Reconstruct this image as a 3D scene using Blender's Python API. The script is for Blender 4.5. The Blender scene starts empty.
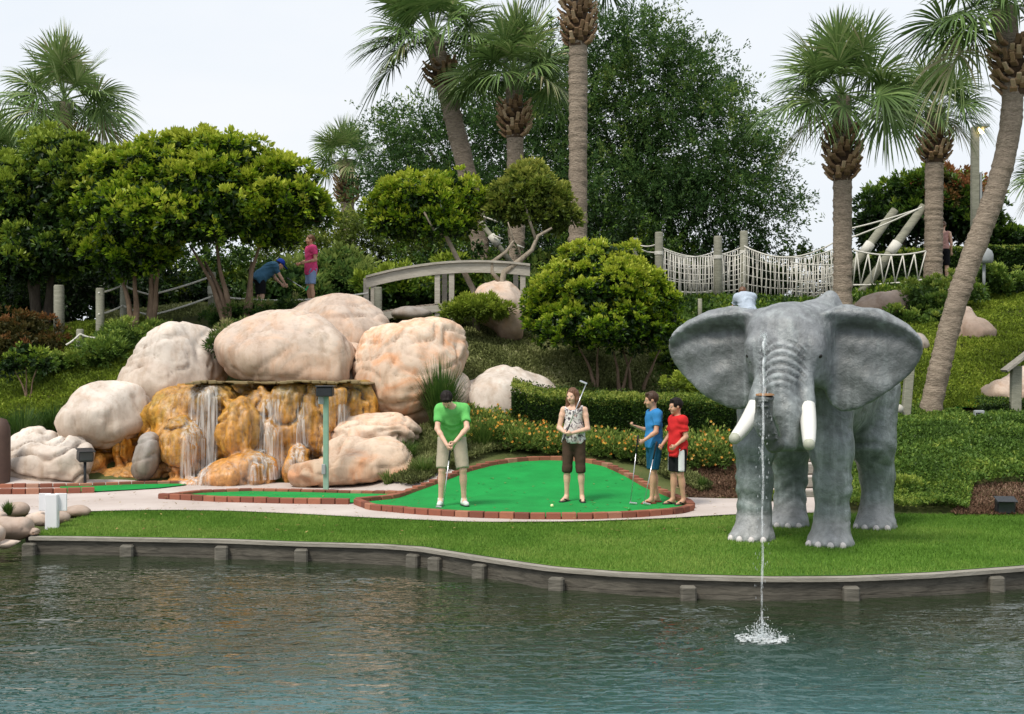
import bpy, math, random
import numpy as np
from mathutils import Vector, Matrix
from mathutils.bvhtree import BVHTree
PI = math.pi
rs = np.random.RandomState(7)
random.seed(7)
scene = bpy.context.scene
COL = scene.collection
F = 1400.0
EYE = 2.14

def at(px, py, Y):
    return np.array([(px-512)*Y/F, Y, EYE+(357-py)*Y/F])

def unit(v): return v/(np.linalg.norm(v, axis=-1, keepdims=True)+1e-9)
# ------------------------------------------------------------------ noise
def _hash(i, j, k, seed):
    n = (i*374761393 + j*668265263 + k*2147483647 + seed*1274126177) & 0xFFFFFFFF
    n = ((n ^ (n >> 13)) * 1274126177) & 0xFFFFFFFF
    n = n ^ (n >> 16)
    return (n & 0xFFFF)/65535.0
def vnoise(P, seed=0):
    P = np.asarray(P, dtype=np.float64)
    I = np.floor(P).astype(np.int64); f = P-I; f = f*f*(3-2*f)
    out = 0
    for dx in (0, 1):
        wx = f[..., 0] if dx else 1-f[..., 0]
        for dy in (0, 1):
            wy = f[..., 1] if dy else 1-f[..., 1]
            for dz in (0, 1):
                wz = f[..., 2] if dz else 1-f[..., 2]
                out = out + wx*wy*wz*_hash(I[..., 0]+dx, I[..., 1]+dy, I[..., 2]+dz, seed)
    return out*2-1
def fbm(P, octs=4, seed=0, gain=.5):
    s = 0; a = 1.0; P = np.asarray(P, dtype=np.float64)
    for o in range(octs):
        s = s + a*vnoise(P, seed+o); P = P*2.03+11.7; a *= gain
    return s

# ------------------------------------------------------------------ mesh building
class MB:
    """collects vertices, faces (3 or 4 indices) and a tint per vertex"""
    def __init__(s):
        s.v = []; s.q = []; s.t = []; s.tint = []; s.n = 0
    def add(s, v, quads=None, tris=None, tint=0.5):
        v = np.asarray(v, dtype=np.float64).reshape(-1, 3)
        s.v.append(v)
        if quads is not None and len(quads): s.q.append(np.asarray(quads, dtype=np.int64).reshape(-1, 4)+s.n)
        if tris is not None and len(tris): s.t.append(np.asarray(tris, dtype=np.int64).reshape(-1, 3)+s.n)
        s.tint.append(np.broadcast_to(np.asarray(tint, dtype=np.float64), (len(v),)))
        s.n += len(v)
        return s
    def box(s, c, size, rz=0, rx=0, ry=0, tint=.5, bev=0.0):
        hx, hy, hz = size[0]/2, size[1]/2, size[2]/2
        M = np.array((Matrix.Rotation(rz, 3, 'Z') @ Matrix.Rotation(ry, 3, 'Y') @ Matrix.Rotation(rx, 3, 'X')))
        if bev > 0:
            b = min(bev, hx*.9, hy*.9, hz*.9)
            vs = []
            for sx in (-1, 1):
                for sy in (-1, 1):
                    for sz in (-1, 1):
                        vs += [(sx*hx, sy*(hy-b), sz*(hz-b)), (sx*(hx-b), sy*hy, sz*(hz-b)), (sx*(hx-b), sy*(hy-b), sz*hz)]
            ix = lambda a, b_, c_, k: ((a*2+b_)*2+c_)*3+k
            q = []; t = []
            for a in (0, 1):
                q.append([ix(a,0,0,0), ix(a,1,0,0), ix(a,1,1,0), ix(a,0,1,0)])
                q.append([ix(0,a,0,1), ix(1,a,0,1), ix(1,a,1,1), ix(0,a,1,1)])
                q.append([ix(0,0,a,2), ix(1,0,a,2), ix(1,1,a,2), ix(0,1,a,2)])
                for b_ in (0, 1):
                    q.append([ix(a,b_,0,0), ix(a,b_,1,0), ix(a,b_,1,1), ix(a,b_,0,1)])
                    q.append([ix(a,0,b_,0), ix(a,1,b_,0), ix(a,1,b_,2), ix(a,0,b_,2)])
                    q.append([ix(0,a,b_,1), ix(1,a,b_,1), ix(1,a,b_,2), ix(0,a,b_,2)])
                    for c_ in (0, 1): t.append([ix(a,b_,c_,0), ix(a,b_,c_,1), ix(a,b_,c_,2)])
            vs = np.array(vs); 
            # orient outward
            def fix(f):
                p = vs[f]; n = np.cross(p[1]-p[0], p[2]-p[0])
                return f if np.dot(n, p.mean(0)) > 0 else f[::-1]
            q = [fix(f) for f in q]; t = [fix(f) for f in t]
            return s.add(vs@M.T+np.asarray(c), q, t, tint)
        vs = np.array([(x*hx, y*hy, z*hz) for x in (-1, 1) for y in (-1, 1) for z in (-1, 1)])
        q = [[0,1,3,2],[4,6,7,5],[0,4,5,1],[2,3,7,6],[0,2,6,4],[1,5,7,3]]
        return s.add(vs@M.T+np.asarray(c), q, None, tint)
    def bar(s, a, b, w, h=None, tint=.5, bev=.004):
        """rectangular bar from a to b"""
        a = np.asarray(a, float); b = np.asarray(b, float); d = b-a; L = np.linalg.norm(d); d = d/L
        h = h or w
        up = np.array([0, 0, 1.0]) if abs(d[2]) < .95 else np.array([0, 1.0, 0])
        x = np.cross(up, d); x /= np.linalg.norm(x); z = np.cross(d, x)
        m = MB().box((0, 0, 0), (w, L, h), bev=bev)
        M = np.stack([x, d, z])
        return s.add(m.v[0]@M+(a+b)/2, m.q[0] if m.q else None, m.t[0] if m.t else None, tint)
    def tube(s, pts, r, n=8, cap=True, tint=.5, rn=0.0, seed=0):
        pts = np.asarray(pts, float); m = len(pts)
        r = np.broadcast_to(np.asarray(r, float), (m,))
        T = np.gradient(pts, axis=0); T /= np.linalg.norm(T, axis=1)[:, None]+1e-9
        ref = np.array([0, 1.0, 0]) if abs(T[0][1]) < .8 else np.array([1.0, 0, 0])
        ang = np.arange(n)*2*PI/n
        vs = []
        x = np.cross(ref, T[0]); x /= np.linalg.norm(x)
        for i in range(m):
            x = x-np.dot(x, T[i])*T[i]; x /= np.linalg.norm(x)+1e-9
            y = np.cross(T[i], x)
            rr = r[i]*(1+rn*vnoise(np.stack([np.cos(ang)*1.5, np.sin(ang)*1.5, np.full(n, i*.7)], 1), seed)) if rn else r[i]
            vs.append(pts[i]+np.outer(np.cos(ang)*rr, x)+np.outer(np.sin(ang)*rr, y))
        vs = np.concatenate(vs)
        i, j = np.meshgrid(np.arange(m-1), np.arange(n), indexing='ij'); i = i.ravel(); j = j.ravel(); k = (j+1) % n
        q = np.stack([i*n+j, i*n+k, (i+1)*n+k, (i+1)*n+j], 1)
        tr = []
        if cap:
            vs = np.concatenate([vs, pts[:1], pts[-1:]]); c0 = m*n; c1 = c0+1
            for j in range(n):
                tr.append([c0, (j+1) % n, j]); tr.append([c1, (m-1)*n+j, (m-1)*n+(j+1) % n])
        return s.add(vs, q, tr, tint)
    def lathe(s, c, prof, n=16, tint=.5, sy=1.0):
        prof = np.asarray(prof, float); m = len(prof); ang = np.arange(n)*2*PI/n
        vs = np.concatenate([np.stack([np.cos(ang)*p[0], sy*np.sin(ang)*p[0], np.full(n, p[1])], 1) for p in prof])+np.asarray(c)
        i, j = np.meshgrid(np.arange(m-1), np.arange(n), indexing='ij'); i = i.ravel(); j = j.ravel(); k = (j+1) % n
        return s.add(vs, np.stack([i*n+j, i*n+k, (i+1)*n+k, (i+1)*n+j], 1), None, tint)
    def ball(s, c, r, n=12, tint=.5):
        r = np.broadcast_to(np.asarray(r, float), (3,))
        th = np.linspace(-PI/2, PI/2, n//2+2)
        m = MB().lathe((0, 0, 0), [(max(math.cos(a), 1e-4), math.sin(a)) for a in th], n)
        return s.add(m.v[0]*r+np.asarray(c), m.q[0], None, tint)
    def arrays(s):
        v = np.concatenate(s.v); t = np.concatenate(s.tint)
        q = np.concatenate(s.q) if s.q else np.zeros((0, 4), int)
        tr = np.concatenate(s.t) if s.t else np.zeros((0, 3), int)
        return v, q, tr, t

def wloc(o):
    p = np.zeros(3)
    while o is not None:
        p = p+np.array(o.location); o = o.parent
    return p

def build(name, mb, mat, parent=None, smooth=False, local=False, tint=True):
    """one mesh object from an MB; world coordinates unless local"""
    v, q, t, ti = mb.arrays()
    if parent is not None and not local: v = v-wloc(parent)
    me = bpy.data.meshes.new(name)
    me.vertices.add(len(v)); me.vertices.foreach_set('co', v.astype(np.float32).ravel())
    nl = len(q)*4+len(t)*3
    me.loops.add(nl); me.loops.foreach_set('vertex_index', np.concatenate([q.ravel(), t.ravel()]).astype(np.int32))
    me.polygons.add(len(q)+len(t))
    st = np.concatenate([np.arange(len(q))*4, len(q)*4+np.arange(len(t))*3]).astype(np.int32)
    me.polygons.foreach_set('loop_start', st)
    me.update(calc_edges=True)
    me.polygons.foreach_set('use_smooth', np.full(len(me.polygons), smooth, dtype=bool))
    if tint:
        a = me.attributes.new('tint', 'FLOAT', 'POINT'); a.data.foreach_set('value', ti.astype(np.float32))
    me.materials.append(mat)
    o = bpy.data.objects.new(name, me); COL.objects.link(o)
    if parent is not None: o.parent = parent
    return o

def thing(name, label, cat, loc=(0, 0, 0), rz=0, group=None):
    o = bpy.data.objects.new(name, None); COL.objects.link(o)
    o.location = [float(a) for a in loc]; o.rotation_euler = (0, 0, rz); o.empty_display_size = .2
    tag(o, label, cat, group); return o
def tag(o, label=None, cat=None, group=None, kind=None):
    if label: o['label'] = label
    if cat: o['category'] = cat
    if group: o['group'] = group
    if kind: o['kind'] = kind
    return o
def single(name, mb, mat, label, cat, loc=None, group=None, smooth=False, kind=None):
    """a thing that is one mesh; origin at loc"""
    o = build(name, mb, mat, None, smooth)
    if loc is not None:
        loc = np.asarray(loc, float)
        o.data.transform(Matrix.Translation([-a for a in loc])); o.location = loc.tolist()
    return tag(o, label, cat, group, kind)

# ------------------------------------------------------------------ distance fields -> one smooth skin
class Field:
    def __init__(s, lo, hi, h):
        s.lo = np.array(lo, float); s.h = h
        s.n = np.ceil((np.array(hi, float)-s.lo)/h).astype(int)+1
        s.d = np.full(s.n, 9.0, dtype=np.float32)
    def sub(s, a, b, m):
        i0 = np.clip(np.floor((np.minimum(a, b)-m-s.lo)/s.h).astype(int), 0, s.n-1)
        i1 = np.clip(np.ceil((np.maximum(a, b)+m-s.lo)/s.h).astype(int)+1, 1, s.n)
        if np.any(i1 <= i0): return None
        g = [s.lo[k]+np.arange(i0[k], i1[k])*s.h for k in range(3)]
        P = np.stack(np.meshgrid(*g, indexing='ij'), -1)
        return tuple(slice(i0[k], i1[k]) for k in range(3)), P
    def comb(s, sl, d, k, op):
        c = s.d[sl]; d = d.astype(np.float32)
        if op == 'sub':
            if k > 0:
                hh = np.maximum(k-np.abs(c+d), 0)/k; s.d[sl] = np.maximum(c, -d)+hh*hh*k*.25
            else: s.d[sl] = np.maximum(c, -d)
        elif k > 0:
            hh = np.maximum(k-np.abs(c-d), 0)/k; s.d[sl] = np.minimum(c, d)-hh*hh*k*.25
        else: s.d[sl] = np.minimum(c, d)
    def cap(s, a, b, ra, rb=None, k=.03, op='add', flat=False):
        a = np.asarray(a, float); b = np.asarray(b, float); rb = ra if rb is None else rb
        q = s.sub(a, b, max(ra, rb)+max(k, .02)+4*s.h)
        if q is None: return s
        sl, P = q; ab = b-a; L2 = float(ab@ab)+1e-12
        t = ((P-a)@ab)/L2; tc = np.clip(t, 0, 1)
        if flat:
            d = np.linalg.norm(P-a-t[..., None]*ab, axis=-1)-(ra+(rb-ra)*tc)
            d = np.maximum(d, (np.abs(t-.5)-.5)*math.sqrt(L2))
        else:
            d = np.linalg.norm(P-a-tc[..., None]*ab, axis=-1)-(ra+(rb-ra)*tc)
        s.comb(sl, d, k, op); return s
    def chain(s, pts, r, k=.03, op='add'):
        for i in range(len(pts)-1): s.cap(pts[i], pts[i+1], r[i], r[i+1], k, op)
        return s
    def ell(s, c, r, k=.03, op='add', M=None):
        c = np.asarray(c, float); r = np.broadcast_to(np.asarray(r, float), (3,))
        R = np.full(3, r.max()) if M is not None else r
        q = s.sub(c-R, c+R, max(k, .02)+4*s.h)
        if q is None: return s
        sl, P = q; p = P-c
        if M is not None: p = p@np.asarray(M)      # M columns = local axes
        k0 = np.linalg.norm(p/r, axis=-1); k1 = np.linalg.norm(p/(r*r), axis=-1)+1e-9
        s.comb(sl, np.where(k0 < 1e-3, -r.min(), k0*(k0-1)/k1), k, op); return s
    def box(s, c, hs, rad=.02, k=.03, op='add', M=None):
        c = np.asarray(c, float); hs = np.asarray(hs, float)
        R = np.full(3, np.linalg.norm(hs)) if M is not None else hs
        q = s.sub(c-R, c+R, rad+max(k, .02)+4*s.h)
        if q is None: return s
        sl, P = q; p = P-c
        if M is not None: p = p@np.asarray(M)
        a = np.abs(p)-hs+rad
        d = np.linalg.norm(np.maximum(a, 0), axis=-1)+np.minimum(a.max(-1), 0)-rad
        s.comb(sl, d, k, op); return s
    def P(s):
        g = [s.lo[k]+np.arange(s.n[k])*s.h for k in range(3)]
        return np.stack(np.meshgrid(*g, indexing='ij'), -1)
    def cut(s, p, n):
        """keep the side where (x-p).n < 0"""
        n = np.asarray(n, float); n = n/np.linalg.norm(n)
        g = [s.lo[k]+np.arange(s.n[k])*s.h for k in range(3)]
        d = (g[0][:, None, None]-p[0])*n[0]+(g[1][None, :, None]-p[1])*n[1]+(g[2][None, None, :]-p[2])*n[2]
        s.d = np.maximum(s.d, d.astype(np.float32)); return s
    def softcut(s, p, n, k):
        n = unit(np.asarray(n, float))
        g = [s.lo[i]+np.arange(s.n[i])*s.h for i in range(3)]
        d = ((g[0][:, None, None]-p[0])*n[0]+(g[1][None, :, None]-p[1])*n[1]+(g[2][None, None, :]-p[2])*n[2]).astype(np.float32)
        hh = np.maximum(k-np.abs(s.d-d), 0)/k; s.d = np.maximum(s.d, d)+hh*hh*k*.25; return s
    def mesh(s):
        d = np.pad(s.d, 1, constant_values=1.0); n = np.array(d.shape); lo = s.lo-s.h
        S = d < 0
        cnt = np.zeros(n-1, np.int8)
        sx = [slice(0, -1), slice(1, None)]
        for a in sx:
            for b in sx:
                for c in sx: cnt += S[a, b, c]
        act = (cnt > 0) & (cnt < 8)
        idx = -np.ones(n-1, np.int64); cells = np.argwhere(act); idx[act] = np.arange(len(cells))
        acc = np.zeros((len(cells), 3)); num = np.zeros(len(cells))
        corners = [(a, b, c) for a in (0, 1) for b in (0, 1) for c in (0, 1)]
        for c0 in corners:
            for ax in range(3):
                if c0[ax]: continue
                c1 = list(c0); c1[ax] = 1
                i0 = cells+np.array(c0); i1 = cells+np.array(c1)
                d0 = d[i0[:, 0], i0[:, 1], i0[:, 2]]; d1 = d[i1[:, 0], i1[:, 1], i1[:, 2]]
                m = (d0 < 0) != (d1 < 0)
                t = np.clip(d0/np.where(np.abs(d0-d1) < 1e-9, 1, d0-d1), 0, 1)
                p = np.tile(np.array(c0, float), (len(cells), 1)); p[:, ax] = t
                acc[m] += p[m]; num[m] += 1
        V = (cells+acc/np.maximum(num, 1)[:, None])*s.h+lo
        Q = []
        for ax in range(3):
            u, w = (ax+1) % 3, (ax+2) % 3
            a0 = [slice(None)]*3; a1 = [slice(None)]*3
            a0[ax] = slice(0, -1); a1[ax] = slice(1, None)
            for k in (u, w): a0[k] = slice(1, -1); a1[k] = slice(1, -1)
            A = S[tuple(a0)]; B = S[tuple(a1)]
            for (m, flip) in ((A & ~B, False), (~A & B, True)):
                e = np.argwhere(m)
                if not len(e): continue
                e[:, u] += 1; e[:, w] += 1
                def cell(du, dw):
                    f = e.copy(); f[:, u] += du; f[:, w] += dw
                    return idx[f[:, 0], f[:, 1], f[:, 2]]
                q = np.stack([cell(-1, -1), cell(0, -1), cell(0, 0), cell(-1, 0)], 1)
                if flip: q = q[:, ::-1]
                Q.append(q)
        Q = np.concatenate(Q); Q = Q[(Q >= 0).all(1)]
        # one relaxing pass removes stair steps
        for _ in range(2):
            a = np.zeros_like(V); c = np.zeros(len(V))
            for i in range(4):
                for j in (1, 3):
                    np.add.at(a, Q[:, i], V[Q[:, (i+j) % 4]]); np.add.at(c, Q[:, i], 1)
            V = V*.45+.55*a/np.maximum(c, 1)[:, None]
        m = MB(); m.add(V, Q); return m
    
def from_field(name, f, mat, parent=None, local=False, tintf=None, disp=None):
    m = f.mesh()
    V = m.v[0]
    if disp is not None: m.v[0] = V = disp(V, m.q[0])
    if tintf is not None: m.tint[0] = tintf(V)
    return build(name, m, mat, parent, True, local)

def vnormals(V, Q):
    n = np.cross(V[Q[:, 2]]-V[Q[:, 0]], V[Q[:, 3]]-V[Q[:, 1]])
    N = np.zeros_like(V)
    for i in range(4): np.add.at(N, Q[:, i], n)
    return N/(np.linalg.norm(N, axis=1)[:, None]+1e-12)

# ------------------------------------------------------------------ materials
def new_mat(name):
    m = bpy.data.materials.new(name); m.use_nodes = True
    nt = m.node_tree; nt.nodes.clear()
    return m, nt, nt.nodes, nt.links
def nd(nt, t, **kw):
    n = nt.nodes.new(t)
    for k, v in kw.items():
        if k in n.inputs.keys(): n.inputs[k].default_value = v
        else: setattr(n, k, v)
    return n
def ramp(nt, stops, interp='LINEAR'):
    r = nt.nodes.new('ShaderNodeValToRGB'); cr = r.color_ramp; cr.interpolation = interp
    while len(cr.elements) < len(stops): cr.elements.new(.5)
    for e, (p, c) in zip(cr.elements, stops):
        e.position = p; e.color = (*c, 1) if len(c) == 3 else c
    return r
def coords(nt, scale=(1, 1, 1), kind='Object'):
    tc = nt.nodes.new('ShaderNodeTexCoord'); mp = nt.nodes.new('ShaderNodeMapping')
    mp.inputs['Scale'].default_value = scale
    nt.links.new(tc.outputs[kind], mp.inputs['Vector']); return mp.outputs['Vector']
def noise(nt, vec, scale, detail=5, rough=.6, dist=0):
    n = nd(nt, 'ShaderNodeTexNoise'); n.inputs['Scale'].default_value = scale; n.inputs['Detail'].default_value = detail
    n.inputs['Roughness'].default_value = rough; n.inputs['Distortion'].default_value = dist
    nt.links.new(vec, n.inputs['Vector']); return n.outputs['Fac']
def mixc(nt, fac, a, b, mode='MIX'):
    m = nt.nodes.new('ShaderNodeMix'); m.data_type = 'RGBA'; m.blend_type = mode
    for sock, v in ((m.inputs[0], fac), (m.inputs[6], a), (m.inputs[7], b)):
        if isinstance(v, (int, float)): sock.default_value = v
        elif isinstance(v, tuple): sock.default_value = (*v, 1) if len(v) == 3 else v
        else: nt.links.new(v, sock)
    return m.outputs[2]
def math_(nt, op, a, b=None, clamp=False):
    m = nt.nodes.new('ShaderNodeMath'); m.operation = op; m.use_clamp = clamp
    for i, v in enumerate((a, b)):
        if v is None: continue
        if isinstance(v, (int, float)): m.inputs[i].default_value = v
        else: nt.links.new(v, m.inputs[i])
    return m.outputs[0]
def attr(nt, name='tint'):
    a = nt.nodes.new('ShaderNodeAttribute'); a.attribute_name = name; return a.outputs['Fac']
def bump(nt, h, strength=.3, dist=.02):
    b = nt.nodes.new('ShaderNodeBump'); b.inputs['Strength'].default_value = strength; b.inputs['Distance'].default_value = dist
    nt.links.new(h, b.inputs['Height']); return b.outputs['Normal']
def finish(nt, color, rough=.6, normal=None, spec=.4, metal=0, trans=0, sss=0):
    p = nt.nodes.new('ShaderNodeBsdfPrincipled'); o = nt.nodes.new('ShaderNodeOutputMaterial')
    for sock, v in (('Base Color', color), ('Roughness', rough)):
        if isinstance(v, tuple): p.inputs[sock].default_value = (*v, 1)
        elif isinstance(v, (int, float)): p.inputs[sock].default_value = v
        else: nt.links.new(v, p.inputs[sock])
    p.inputs['Specular IOR Level'].default_value = spec; p.inputs['Metallic'].default_value = metal
    if sss: p.inputs['Subsurface Weight'].default_value = sss; p.inputs['Subsurface Radius'].default_value = (.02, .008, .004)
    if normal is not None: nt.links.new(normal, p.inputs['Normal'])
    if trans:
        t = nt.nodes.new('ShaderNodeBsdfTranslucent'); mx = nt.nodes.new('ShaderNodeMixShader'); mx.inputs[0].default_value = trans
        if isinstance(color, tuple): t.inputs['Color'].default_value = (*color, 1)
        else: nt.links.new(color, t.inputs['Color'])
        nt.links.new(p.outputs[0], mx.inputs[1]); nt.links.new(t.outputs[0], mx.inputs[2]); nt.links.new(mx.outputs[0], o.inputs['Surface'])
    else: nt.links.new(p.outputs[0], o.inputs['Surface'])
    return p
_mc = {}
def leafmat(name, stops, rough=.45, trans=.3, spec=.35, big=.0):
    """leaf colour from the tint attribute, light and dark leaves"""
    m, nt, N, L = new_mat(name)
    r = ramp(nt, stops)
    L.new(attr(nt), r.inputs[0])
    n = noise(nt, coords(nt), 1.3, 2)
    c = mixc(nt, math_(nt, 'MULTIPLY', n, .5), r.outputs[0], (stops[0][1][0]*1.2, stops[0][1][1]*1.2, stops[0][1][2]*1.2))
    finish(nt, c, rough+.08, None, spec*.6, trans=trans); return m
def plain(name, c, rough=.6, var=.12, scale=8, spec=.4, bmp=.0, metal=0, sss=0, detail=4):
    m, nt, N, L = new_mat(name)
    v = coords(nt); n = noise(nt, v, scale, detail)
    col = mixc(nt, n, tuple(a*(1-var*1.6) for a in c), tuple(min(1, a*(1+var*1.6)) for a in c))
    finish(nt, col, rough, bump(nt, n, bmp, .02) if bmp else None, spec, metal, sss=sss); return m
# ================================================================== terrain
COLS = [
 (-350, [(22,0),(25,.9),(29,2.3),(34,2.9),(46,3.1),(60,3.1)]),
 (0,    [(22.6,0),(25,.8),(29,2.2),(33,2.8),(46,3.1),(60,3.1)]),
 (100,  [(23,0),(24.4,.3),(26,1.5),(28.5,2.6),(32,3.0),(46,3.2),(60,3.1)]),
 (200,  [(23.6,0),(25,.3),(26,1.6),(27.5,2.7),(30,3.1),(46,3.3),(60,3.1)]),
 (350,  [(23.4,0),(25,.4),(26,1.5),(28,2.5),(30,2.9),(46,3.4),(60,3.2)]),
 (450,  [(21.2,0),(23.5,.4),(25,1.0),(27,2.0),(29,2.5),(31,2.8),(46,3.5),(60,3.3)]),
 (560,  [(20.8,0),(24,.42),(25.3,.6),(26.5,1.5),(28,2.2),(30,2.7),(36,3.5),(42,3.7),(60,3.4)]),
 (640,  [(20.8,0),(24,.42),(25.3,.6),(26.5,1.2),(28,1.9),(30,2.5),(36,3.5),(42,3.7),(60,3.4)]),
 (720,  [(20.8,0),(22.5,.15),(24,.45),(25.3,.7),(27,1.3),(30,2.3),(36,3.5),(42,3.7),(60,3.4)]),
 (820,  [(20.5,0),(22,.3),(24,1.0),(28,2.1),(34,3.3),(42,3.7),(60,3.5)]),
 (900,  [(19.4,0),(20.6,.35),(24,.85),(26,1.0),(28,1.5),(31,2.6),(36,3.8),(38,4.1),(44,4.2),(60,3.6)]),
 (1024, [(18.9,0),(20,.1),(20.6,.4),(23.5,.9),(26.5,1.1),(28,1.45),(33,3.3),(38,4.1),(46,4.2),(60,3.8)]),
 (1400, [(18.9,0),(20,.1),(20.6,.4),(23.5,.9),(26.5,1.1),(28,1.45),(33,3.3),(38,4.1),(46,4.2),(60,3.8)]),
]
ZP = np.array([c[0] for c in COLS], float)
YG = np.linspace(0, 62, 249)
def _prof(st):
    ys = [p[0] for p in st]; zs = [p[1] for p in st]
    z = np.interp(YG, ys, zs)
    k = np.ones(5)/5; zz = np.convolve(np.pad(z, 2, 'edge'), k, 'valid'); return zz
PG = np.stack([_prof(c[1]) for c in COLS])
def H(x, y):
    x = np.asarray(x, float); y = np.asarray(y, float)
    px = 512+F*x/np.maximum(y, 5)
    i = np.clip(np.searchsorted(ZP, px)-1, 0, len(ZP)-2)
    t = np.clip((px-ZP[i])/(ZP[i+1]-ZP[i]), 0, 1); t = t*t*(3-2*t)
    yy = np.clip(y, 0, 61.9)/62*248; j = np.floor(yy).astype(int); f = yy-j
    z0 = PG[i, j]*(1-f)+PG[i, np.minimum(j+1, 248)]*f
    z1 = PG[i+1, j]*(1-f)+PG[i+1, np.minimum(j+1, 248)]*f
    return z0*(1-t)+z1*t
def Hs(x, y): return float(H(x, y))
def G(px, py, off=0.0):
    """the ground point seen at a pixel"""
    Y = 13.0
    while Y < 60:
        p = at(px, py, Y)
        if p[2] < Hs(p[0], Y)+off: break
        Y += .05
    return np.array([p[0], Y, Hs(p[0], Y)+off])
def ground(x, y): return np.array([x, y, Hs(x, y)])

WALLPX = [(32,537),(80,537.5),(225,540),(300,543),(380,545),(424,548),(480,557),(520,563),(555,568),(620,573),(690,576),(770,578),(848,577.5),(930,574),(1024,567),(1120,558),(1250,546)]
WALL = np.array([[(px-512)/F*Y, Y] for px, py in WALLPX for Y in [2.17*F/(py-357)]])
def wally(x):
    return np.interp(x, WALL[:, 0], WALL[:, 1], left=18.2, right=WALL[-1, 1]+1.5)
WATER_Z = -.235

def axis(a, fine0, fine1, b, h):
    mid = np.arange(fine0, fine1+h/2, h)
    lo = fine0-np.cumsum(h*1.25**np.arange(1, 60)); lo = lo[lo > a][::-1]
    hi = fine1+np.cumsum(h*1.25**np.arange(1, 60)); hi = hi[hi < b]
    return np.concatenate([[a], lo, mid, hi, [b]])
def gridsheet(xs, ys, zf):
    X, Y = np.meshgrid(xs, ys, indexing='ij'); Z = zf(X, Y)
    V = np.stack([X, Y, Z], -1).reshape(-1, 3); n = len(ys)
    i, j = np.meshgrid(np.arange(len(xs)-1), np.arange(n-1), indexing='ij'); i = i.ravel(); j = j.ravel()
    m = MB(); m.add(V, np.stack([i*n+j, (i+1)*n+j, (i+1)*n+j+1, i*n+j+1], 1)); return m
def terr(x, y):
    z = H(x, y)
    z = z+.06*np.clip((y-22)/4, 0, 1)*fbm(np.stack([x*.7, y*.7, x*0], -1), 3, 5)
    w = np.minimum(wally(x), wally(x-.4)); w = np.maximum(w, wally(x+.4))
    z = np.where(y < 18.3, z-.05, z-.02)
    z = np.where(y < w+.3, -1.3, z)
    far = np.clip((y-62)/60, 0, 1); z = z*(1-far)+(-.6)*far
    side = np.clip((np.abs(x)-45)/60, 0, 1); z = np.where(y > 19, z*(1-side)+.3*side, z)
    return z

# ---- materials of the setting
def grassy(name, a, b, c, sc=1.0):
    m, nt, N, L = new_mat(name)
    v = coords(nt)
    n1 = noise(nt, v, .9*sc, 4); n2 = noise(nt, v, 38, 4, .7)
    r = ramp(nt, [(.3, a), (.5, b), (.72, c)]); L.new(n1, r.inputs[0])
    col = mixc(nt, n2, r.outputs[0], (.02, .035, .01), 'MIX')
    col = mixc(nt, .55, col, r.outputs[0])
    finish(nt, col, .85, bump(nt, n2, .6, .03), .15); return m
m_soil = grassy('slope_ground', (.07,.09,.028), (.12,.14,.045), (.17,.15,.07))
m_lawn = grassy('lawn_grass', (.07,.17,.018), (.11,.23,.026), (.15,.27,.034), .6)
def m_concrete():
    m, nt, N, L = new_mat('path_concrete'); v = coords(nt)
    n1 = noise(nt, v, .8, 5); n2 = noise(nt, v, 45, 3)
    r = ramp(nt, [(.3, (.47,.40,.36)), (.7, (.64,.57,.53))]); L.new(n1, r.inputs[0])
    c = mixc(nt, math_(nt, 'MULTIPLY', n2, .35), r.outputs[0], (.30,.24,.22))
    finish(nt, c, .8, bump(nt, n2, .2, .01), .2); return m
m_path = m_concrete()
def m_turf_():
    m, nt, N, L = new_mat('carpet_turf'); v = coords(nt)
    n1 = noise(nt, v, 1.6, 6, .7); n2 = noise(nt, v, 120, 2)
    r = ramp(nt, [(.3, (.010,.24,.045)), (.7, (.014,.38,.075))]); L.new(n1, r.inputs[0])
    c = mixc(nt, math_(nt, 'MULTIPLY', n2, .5), r.outputs[0], (.004,.13,.03))
    finish(nt, c, .75, bump(nt, n2, .3, .01), .2); return m
m_turf = m_turf_()

tag(build('ground', gridsheet(axis(-400, -15, 15, 400, .2), axis(-60, 13, 46, 600, .2), terr), m_soil, smooth=True), kind='structure')

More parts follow.
